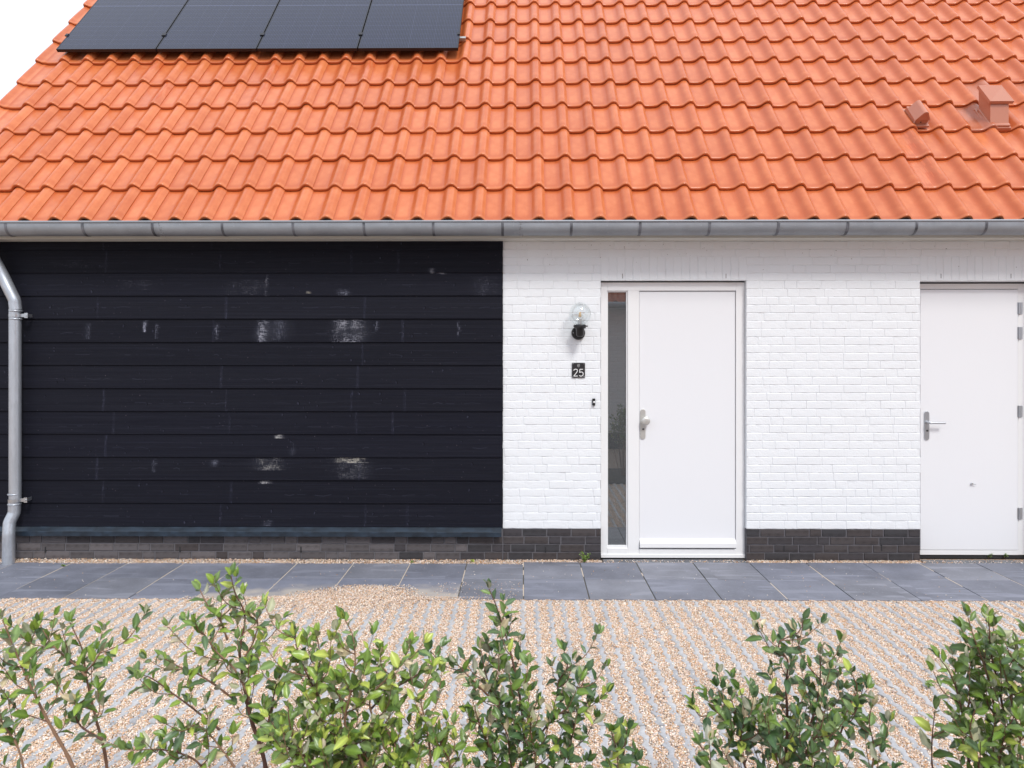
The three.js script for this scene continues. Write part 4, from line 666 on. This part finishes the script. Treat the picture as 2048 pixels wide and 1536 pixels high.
function shrub(label, dep, stems, opt = {}) {
  const { size = 0.047, tints = [0, 1, 1, 2, 3, 5, 6, 6], twigs = 1, first = 0.1, spread = 1, pale = 0.04 } = opt;
  const root0 = atDepth(stems.root[0], 1536, dep), g = tag(group('shrub', null, root0.x, 0, root0.z), label, 'shrub', 'evergreen shrubs along the front of the drive'), O = g.position;
  const leaves = [];
  const leafAt = (p, dir, out, s) => {
    const d = dir.clone().multiplyScalar(rr(0.35, 0.9)).addScaledVector(out, rr(0.7, 1.1)).add(V(0, rr(-0.15, 0.35), 0)).normalize();
    const n = V(rr(-0.7, 0.7), 1, rr(-0.1, 1.5)).addScaledVector(dir, 0.5); n.addScaledVector(d, -n.dot(d)).normalize();
    if (rnd() < 0.08) n.negate();
    const x = d.clone().cross(n).normalize();
    leaves.push({ m: new THREE.Matrix4().makeBasis(x.multiplyScalar(s), d.clone().multiplyScalar(s), n.clone().multiplyScalar(s)).setPosition(p.clone().addScaledVector(d, 0.004)), g: leafGeos[rnd() < pale ? 7 : rnd() < 0.06 ? 4 : pick(tints)][Math.floor(rnd() * 3)], s: D - p.z - O.z });
  };
  const dress = (c, len, from, step, k) => { // leaves spiralling up a shoot
    let a = rnd() * 6.3;
    for (let s = from; s <= len; s += step * rr(0.75, 1.3)) {
      const t = clamp(s / len, 0, 1), p = c.getPointAt(t), dir = c.getTangentAt(t), e1 = dir.clone().cross(V(0.3, 0.2, 1)).normalize(), e2 = dir.clone().cross(e1); a += 2.4 + rr(-0.4, 0.4);
      const out = e1.multiplyScalar(Math.cos(a)).addScaledVector(e2, Math.sin(a)), grow = t > 0.93 ? rr(0.5, 0.85) : rr(0.6, 1.35); leafAt(p, dir, out, size * k * grow);
    }
    const p = c.getPointAt(1), dir = c.getTangentAt(1); for (let q = 0; q < 3; q++) leafAt(p, dir, V(rr(-1, 1), rr(0, 0.6), rr(-1, 1)).multiplyScalar(0.5), size * k * rr(0.55, 1));
  };
  for (const st of stems.list) {
    const dd = st.d ?? rr(-0.14, 0.14), pts = st.p.map(([x, y], i) => atDepth(x, y, dep + dd * (0.5 + 0.5 * i / st.p.length) + rr(-0.015, 0.015)).sub(O));
    const low = pts[0], base = V(low.x * 0.25, 0.0, low.z * 0.3); const all = st.free ? pts : [base, base.clone().lerp(low, 0.55).add(V(rr(-0.02, 0.02), 0, rr(-0.02, 0.02))), ...pts];
    const r0 = (st.r ?? 0.0065) * (st.free ? 0.6 : 1.25), { g: tg, c } = taper(all, r0, 0.0016), len = c.getLength(); mesh('stem', tg, pick(barks), g);
    const bare = st.free ? 0.02 : len * (st.bare ?? 0.52); dress(c, len, Math.max(bare, len - (st.leafy ?? 0.22)), 0.021, 1);
    const nT = Math.round((len - bare) / 0.055 * twigs * (st.tw ?? 1));
    for (let i = 0; i < nT; i++) {
      const t = lerp(bare / len, 0.9, (i + rr(0.1, 0.9)) / nT), p = c.getPointAt(t), dir = c.getTangentAt(t), a = i * 2.4 + rr(-0.6, 0.6), side = V(Math.cos(a) * spread, 0.1, Math.sin(a) * 0.8), L1 = rr(0.06, 0.19) * lerp(1.25, 0.6, t), mid = p.clone().addScaledVector(side, L1 * 0.45).addScaledVector(dir, L1 * 0.3), tip = mid.clone().addScaledVector(side, L1 * 0.25).addScaledVector(dir, L1 * 0.35).add(V(0, L1 * 0.25, 0));
      const tw = taper([p, mid, tip], 0.0019, 0.0011, 5); mesh('twig', tw.g, pick(barks), g); dress(tw.c, tw.c.getLength(), first * L1, 0.0225, 0.92);
    }
  }
  leaves.sort((a, b) => a.s - b.s); const rest = [];
  leaves.forEach((l, i) => { if (i < 300) { const o = mesh('leaf', l.g, leafMat, g); o.matrix.copy(l.m); o.matrix.decompose(o.position, o.quaternion, o.scale); } else rest.push(l.g.clone().applyMatrix4(l.m)); });
  if (rest.length) mesh('foliage', mergeGeometries(rest), leafMat, g).userData.kind = 'stuff';
  console.log(label, leaves.length);
}
const S = (p, o = {}) => ({ p, ...o });
shrub('sparse leggy shrub with bare brown stems at the left, below the downpipe', 2.25, { root: [215, 1700], list: [
  S([[150, 1545], [95, 1440], [55, 1360], [30, 1300], [5, 1240]], { r: 0.008, bare: 0.6, tw: 1.1 }), S([[212, 1520], [190, 1430], [172, 1350], [165, 1300], [148, 1262], [140, 1245]], { r: 0.0075, bare: 0.62, tw: 0.9 }),
  S([[60, 1600], [38, 1500], [0, 1440], [-30, 1400]], { r: 0.006, tw: 0.6 }), S([[172, 1352], [150, 1330], [105, 1290], [80, 1250]], { free: true, d: 0.05, tw: 0.6 }), S([[50, 1360], [66, 1330], [60, 1295], [70, 1262]], { free: true, d: 0.03, tw: 0.5 }), S([[170, 1345], [188, 1325], [205, 1300], [213, 1310]], { free: true, d: -0.05, tw: 0.3 }), S([[205, 1480], [160, 1450], [150, 1420], [168, 1400]], { free: true, d: -0.06, tw: 0.6 }),
] }, { size: 0.049, tints: [1, 1, 2, 0, 0, 5, 6], twigs: 0.95 });
shrub('tallest shrub of the left half, its top reaching over the slabs', 2.3, { root: [530, 1700], list: [
  S([[532, 1540], [500, 1430], [488, 1370], [480, 1300], [490, 1230], [470, 1185], [462, 1152]], { r: 0.0095, bare: 0.5, leafy: 0.16, tw: 0.95 }), S([[500, 1400], [470, 1340], [430, 1300], [405, 1265], [372, 1240]], { free: true, d: -0.03, tw: 0.7 }), S([[455, 1280], [440, 1240], [415, 1210], [400, 1180]], { free: true, d: 0.05, tw: 0.4 }),
  S([[470, 1400], [430, 1370], [390, 1345], [362, 1335], [330, 1318]], { free: true, d: 0.02, tw: 0.35 }), S([[440, 1460], [390, 1420], [350, 1390], [300, 1355], [275, 1348]], { free: true, d: 0.06, tw: 0.3 }), S([[480, 1330], [508, 1280], [515, 1240], [505, 1228]], { free: true, d: 0.1, tw: 0.8 }), S([[470, 1535], [420, 1470], [390, 1450], [360, 1465]], { free: true, d: -0.08, tw: 0.9 }), S([[520, 1500], [540, 1430], [550, 1380], [560, 1350]], { free: true, d: -0.02, tw: 1.2 }), S([[420, 1560], [390, 1520], [330, 1500], [262, 1500]], { free: true, d: -0.04, tw: 1 }),
] }, { size: 0.05, tints: [1, 1, 6, 2, 0, 5, 6, 2], twigs: 0.95, pale: 0.04 });
shrub('broad leafy shrub standing between the two tallest left shrubs', 2.2, { root: [710, 1720], list: [
  S([[728, 1540], [690, 1450], [700, 1390], [710, 1330], [705, 1270], [690, 1240]], { r: 0.008, bare: 0.48, tw: 1.4 }), S([[680, 1540], [640, 1450], [635, 1380], [640, 1310], [633, 1270]], { r: 0.007, bare: 0.45, tw: 1.4 }), S([[640, 1400], [610, 1340], [595, 1300], [590, 1262]], { free: true, d: 0.05, tw: 1.2 }),
  S([[760, 1470], [740, 1400], [780, 1350], [812, 1310], [820, 1290]], { free: true, d: -0.05, tw: 1 }), S([[740, 1420], [770, 1390], [800, 1370], [845, 1345]], { free: true, d: 0.07, tw: 0.9 }), S([[860, 1540], [850, 1440], [842, 1400], [865, 1335]], { d: 0.02, bare: 0.55, tw: 1 }), S([[650, 1560], [600, 1500], [580, 1450], [575, 1400]], { d: -0.1, tw: 1.3 }), S([[800, 1560], [790, 1490], [770, 1450], [790, 1420]], { d: -0.06, tw: 1.3 }), S([[620, 1580], [640, 1520], [690, 1490], [720, 1470]], { free: true, d: -0.1, tw: 1.3 }), S([[880, 1590], [900, 1530], [880, 1480], [905, 1450]], { d: -0.02, tw: 1 }), S([[690, 1610], [670, 1550], [610, 1520], [560, 1480]], { free: true, d: -0.05, tw: 1.4 }), S([[760, 1620], [740, 1560], [730, 1510], [700, 1500]], { free: true, d: -0.07, tw: 1.5 }), S([[830, 1620], [820, 1560], [800, 1520], [830, 1480]], { free: true, d: -0.05, tw: 1.4 }),
] }, { size: 0.05, tints: [0, 1, 1, 2, 2, 6, 6, 4], twigs: 1.05, pale: 0.035 });
shrub('upright shrub in front of the dark slabs, its single spire left of the front door', 2.3, { root: [1060, 1720], list: [
  S([[1050, 1540], [1045, 1430], [1035, 1370], [1020, 1300], [1005, 1250], [990, 1205], [978, 1178]], { r: 0.008, bare: 0.46, leafy: 0.2, tw: 1.3 }), S([[1040, 1450], [990, 1400], [970, 1340], [962, 1300]], { free: true, d: 0.05, tw: 1 }), S([[985, 1400], [955, 1370], [930, 1345], [912, 1325]], { free: true, d: 0.02, tw: 0.5 }),
  S([[1080, 1470], [1120, 1410], [1115, 1370], [1135, 1330], [1128, 1302]], { free: true, d: 0.04, tw: 1 }), S([[1090, 1440], [1130, 1420], [1155, 1390], [1172, 1345]], { free: true, d: -0.03, tw: 0.9 }), S([[1110, 1570], [1140, 1490], [1155, 1430], [1180, 1400]], { d: -0.04, tw: 1.2 }), S([[1000, 1580], [980, 1500], [960, 1450], [945, 1400]], { d: -0.05, tw: 1.3 }), S([[1060, 1590], [1070, 1510], [1060, 1450], [1075, 1400]], { d: -0.09, tw: 1.5 }), S([[1040, 1600], [1020, 1520], [1015, 1470], [1000, 1440]], { d: -0.08, tw: 1.3 }),
] }, { size: 0.047, tints: [0, 0, 3, 3, 5, 1, 6], twigs: 1.15, pale: 0.04 });
shrub('smallest shrub, two young shoots low beside the upright one', 2.2, { root: [1232, 1720], list: [S([[1236, 1545], [1233, 1500], [1222, 1462]], { r: 0.004, bare: 0.7, tw: 1.1 }), S([[1245, 1560], [1248, 1510], [1252, 1478]], { r: 0.004, bare: 0.74, tw: 0.9, d: 0.05 })] }, { size: 0.05, tints: [0, 3, 5, 1], twigs: 0.8 });
shrub('dense rounded shrub with grey green leaves below the front door pier', 2.2, { root: [1560, 1720], list: [
  S([[1570, 1540], [1575, 1440], [1572, 1370], [1575, 1320], [1555, 1288], [1600, 1262], [1606, 1240]], { r: 0.008, bare: 0.44, leafy: 0.18, tw: 1.4 }), S([[1600, 1500], [1630, 1420], [1640, 1360], [1640, 1310]], { free: true, d: 0.05, tw: 1.5 }), S([[1540, 1480], [1490, 1440], [1450, 1410], [1435, 1375]], { free: true, d: 0.04, tw: 1.3 }), S([[1470, 1450], [1440, 1425], [1400, 1432], [1388, 1412]], { free: true, d: 0.08, tw: 0.4 }),
  S([[1640, 1560], [1680, 1470], [1695, 1420], [1715, 1380], [1702, 1345]], { d: -0.03, tw: 1 }), S([[1735, 1570], [1748, 1500], [1738, 1440], [1745, 1410]], { d: -0.02, bare: 0.6, tw: 0.8 }), S([[1500, 1570], [1480, 1490], [1490, 1430], [1480, 1380]], { d: -0.07, tw: 1.5 }), S([[1430, 1600], [1420, 1520], [1400, 1490]], { d: -0.1, tw: 1 }), S([[1560, 1580], [1550, 1500], [1530, 1440], [1540, 1390]], { d: -0.1, tw: 1.6 }), S([[1620, 1580], [1610, 1510], [1640, 1460], [1650, 1420]], { d: -0.1, tw: 1.5 }),
] }, { size: 0.047, tints: [0, 3, 3, 5, 5, 6, 6, 1], twigs: 1.1, pale: 0.03 });
shrub('tall fresh green shrub at the right end of the row, below the side door', 2.2, { root: [1985, 1720], list: [
  S([[1995, 1540], [1990, 1450], [1985, 1390], [1968, 1330], [1948, 1275], [1936, 1235]], { r: 0.008, bare: 0.46, tw: 1.2 }), S([[2010, 1440], [1995, 1360], [1982, 1300], [1988, 1255]], { free: true, d: 0.04, tw: 1.2 }), S([[1935, 1500], [1925, 1430], [1910, 1370], [1890, 1330], [1880, 1318]], { d: 0.02, bare: 0.6, tw: 0.9 }), S([[1866, 1545], [1864, 1480], [1870, 1420]], { r: 0.004, d: 0.06, bare: 0.8, tw: 0.5 }), S([[1930, 1440], [1940, 1390], [1935, 1350], [1945, 1320]], { free: true, d: 0.05, tw: 1.2 }),
  S([[2040, 1560], [2035, 1460], [2020, 1390], [2008, 1340]], { d: -0.05, tw: 1.4 }), S([[2080, 1560], [2075, 1450], [2060, 1350], [2052, 1260]], { d: -0.06, tw: 1 }), S([[1960, 1580], [1955, 1510], [1940, 1460], [1950, 1420]], { d: -0.1, tw: 1.4 }), S([[2010, 1590], [2000, 1520], [2010, 1470], [2030, 1430]], { d: -0.1, tw: 1.4 }),
] }, { size: 0.05, tints: [0, 1, 1, 5, 6, 6, 2], twigs: 1.05, pale: 0.03 });

// ---------------------------------------------------------------- weeds
function weed(label, px, py, h, n, tint, spread) {
  const p = onY(px, py, 0), w = tag(group('weed', null, p.x, 0, p.z), label, 'weed');
  const stems = [], lv = [];
  for (let i = 0; i < n; i++) {
    const a = rnd() * 6.3, tip = V(Math.cos(a) * spread * rnd(), h * rr(0.4, 1), Math.sin(a) * spread * 0.6 * rnd() + 0.01); stems.push(taper([V(0, -0.01, 0), V(tip.x * 0.4, tip.y * 0.6, tip.z * 0.4), tip], 0.0012, 0.0007, 4).g);
    for (let k = 0; k < 9; k++) { const t = rr(0.25, 1), q = V(tip.x * t, tip.y * t, tip.z * t), d = V(rr(-1, 1), rr(-0.1, 0.9), rr(-0.6, 1)).normalize(), nn = V(rr(-0.4, 0.4), 1, rr(0, 0.8)); nn.addScaledVector(d, -nn.dot(d)).normalize(); const s = rr(0.012, 0.022); lv.push(leafGeos[tint][k % 3].clone().applyMatrix4(new THREE.Matrix4().makeBasis(d.clone().cross(nn).multiplyScalar(s), d.clone().multiplyScalar(s), nn.multiplyScalar(s)).setPosition(q))); }
  }
  mesh('weed_stems', merged(stems), barks[1], w); mesh('weed_leaves', mergeGeometries(lv), leafMat, w).userData.kind = 'stuff'; w.children[0].userData.kind = 'stuff';
}
weed('bushy green weed at the foot of the plinth just left of the front door', 1169, 1126, 0.115, 13, 1, 0.07);
weed('small yellow green weed by the plinth under the right end of the cladding', 945, 1125, 0.035, 3, 4, 0.025);
weed('tiny green weed at the plinth left of the cladding end', 825, 1126, 0.02, 2, 1, 0.02);
weed('thin grey green weed under the middle of the side door', 1977, 1116, 0.045, 3, 6, 0.03);
weed('thin grey green weed under the right part of the side door', 2008, 1116, 0.045, 4, 6, 0.03);
weed('small green weed in the slab joint near the downpipe', 126, 1134, 0.02, 3, 1, 0.03);
weed('green weed between the paver ribs right of the dense rounded shrub', 1858, 1374, 0.03, 4, 1, 0.03);

// ---------------------------------------------------------------- the house across the drive (seen only as a reflection in the side window)
{
  const n = tag(group('neighbouring_house', null, 4.6, 0, 6.9), 'white house with orange roof across the drive, mirrored in the side window', 'house');
  const x0 = -3.15, x1 = 4.4;
  mesh('wall', box(x0, x1, 0.3, 2.85, 0, 0.3), M.paint, n); mesh('plinth', box(x0, x1, -0.1, 0.299, 0.002, 0.3), darkBricks[0], n);
  { const nb = []; for (let r = 0; r < 35; r++) for (let c = 0; c < 6; c++) { dummy.position.set(-3.0 + (c + (r % 2) * 0.5) * 0.222, 0.3 + (r + 0.5) * BH, -0.004); dummy.rotation.set(0, Math.PI, 0); dummy.scale.set(0.97, 0.9, 1.5); nb.push(moved(softStretch[(r + c) % 6], dummy)); } dummy.scale.set(1, 1, 1); dummy.rotation.set(0, 0, 0); mesh('brickwork', merged(nb), M.paint, n).userData.kind = 'stuff'; }
  const rf = mesh('roof', merged((() => { const a = []; for (let r = 0; r < 6; r++) for (let c = 0; c < 29; c++) { dummy.position.set(-c * W + 4.2 - W, r * L, 0.02); dummy.rotation.set(0, 0, 0); a.push(moved(tileGeos[(r + c) % 4], dummy)); } return a; })()), tileMats[1], n); rf.position.set(0, 2.80, -0.25); rf.rotation.set(-(Math.PI / 2 - TH), Math.PI, 0, 'YXZ'); rf.userData.kind = 'stuff';
  const gt = mesh('gutter', new THREE.CylinderGeometry(0.06, 0.06, x1 - x0 + 0.2, 16).rotateZ(Math.PI / 2), M.zinc, n); gt.position.set((x0 + x1) / 2, 2.76, -0.3);
  mesh('back_wall', box(x0, x1, -0.1, 2.95, 3.5, 3.7), M.paint, n); mesh('side_wall', merged([box(x0, x0 + 0.2, 0.3, 2.95, 0.3, 3.5), box(x1 - 0.2, x1, 0.3, 2.95, 0.3, 3.5)]), M.paint, n);
  const s = new THREE.Shape([[-0.2, 2.9], [1.85, 5.35], [3.9, 2.9]].map(([a, b]) => new THREE.Vector2(a, b))), g = new THREE.ExtrudeGeometry(s, { depth: x1 - x0, bevelEnabled: false }), p = g.attributes.position; for (let i = 0; i < p.count; i++) p.setXYZ(i, x0 + p.getZ(i), p.getY(i), p.getX(i) + 0.05);
  mesh('roof_body', metricUV(g), mat([0.35, 0.1, 0.05]), n);
}

renderer.render(scene, camera);
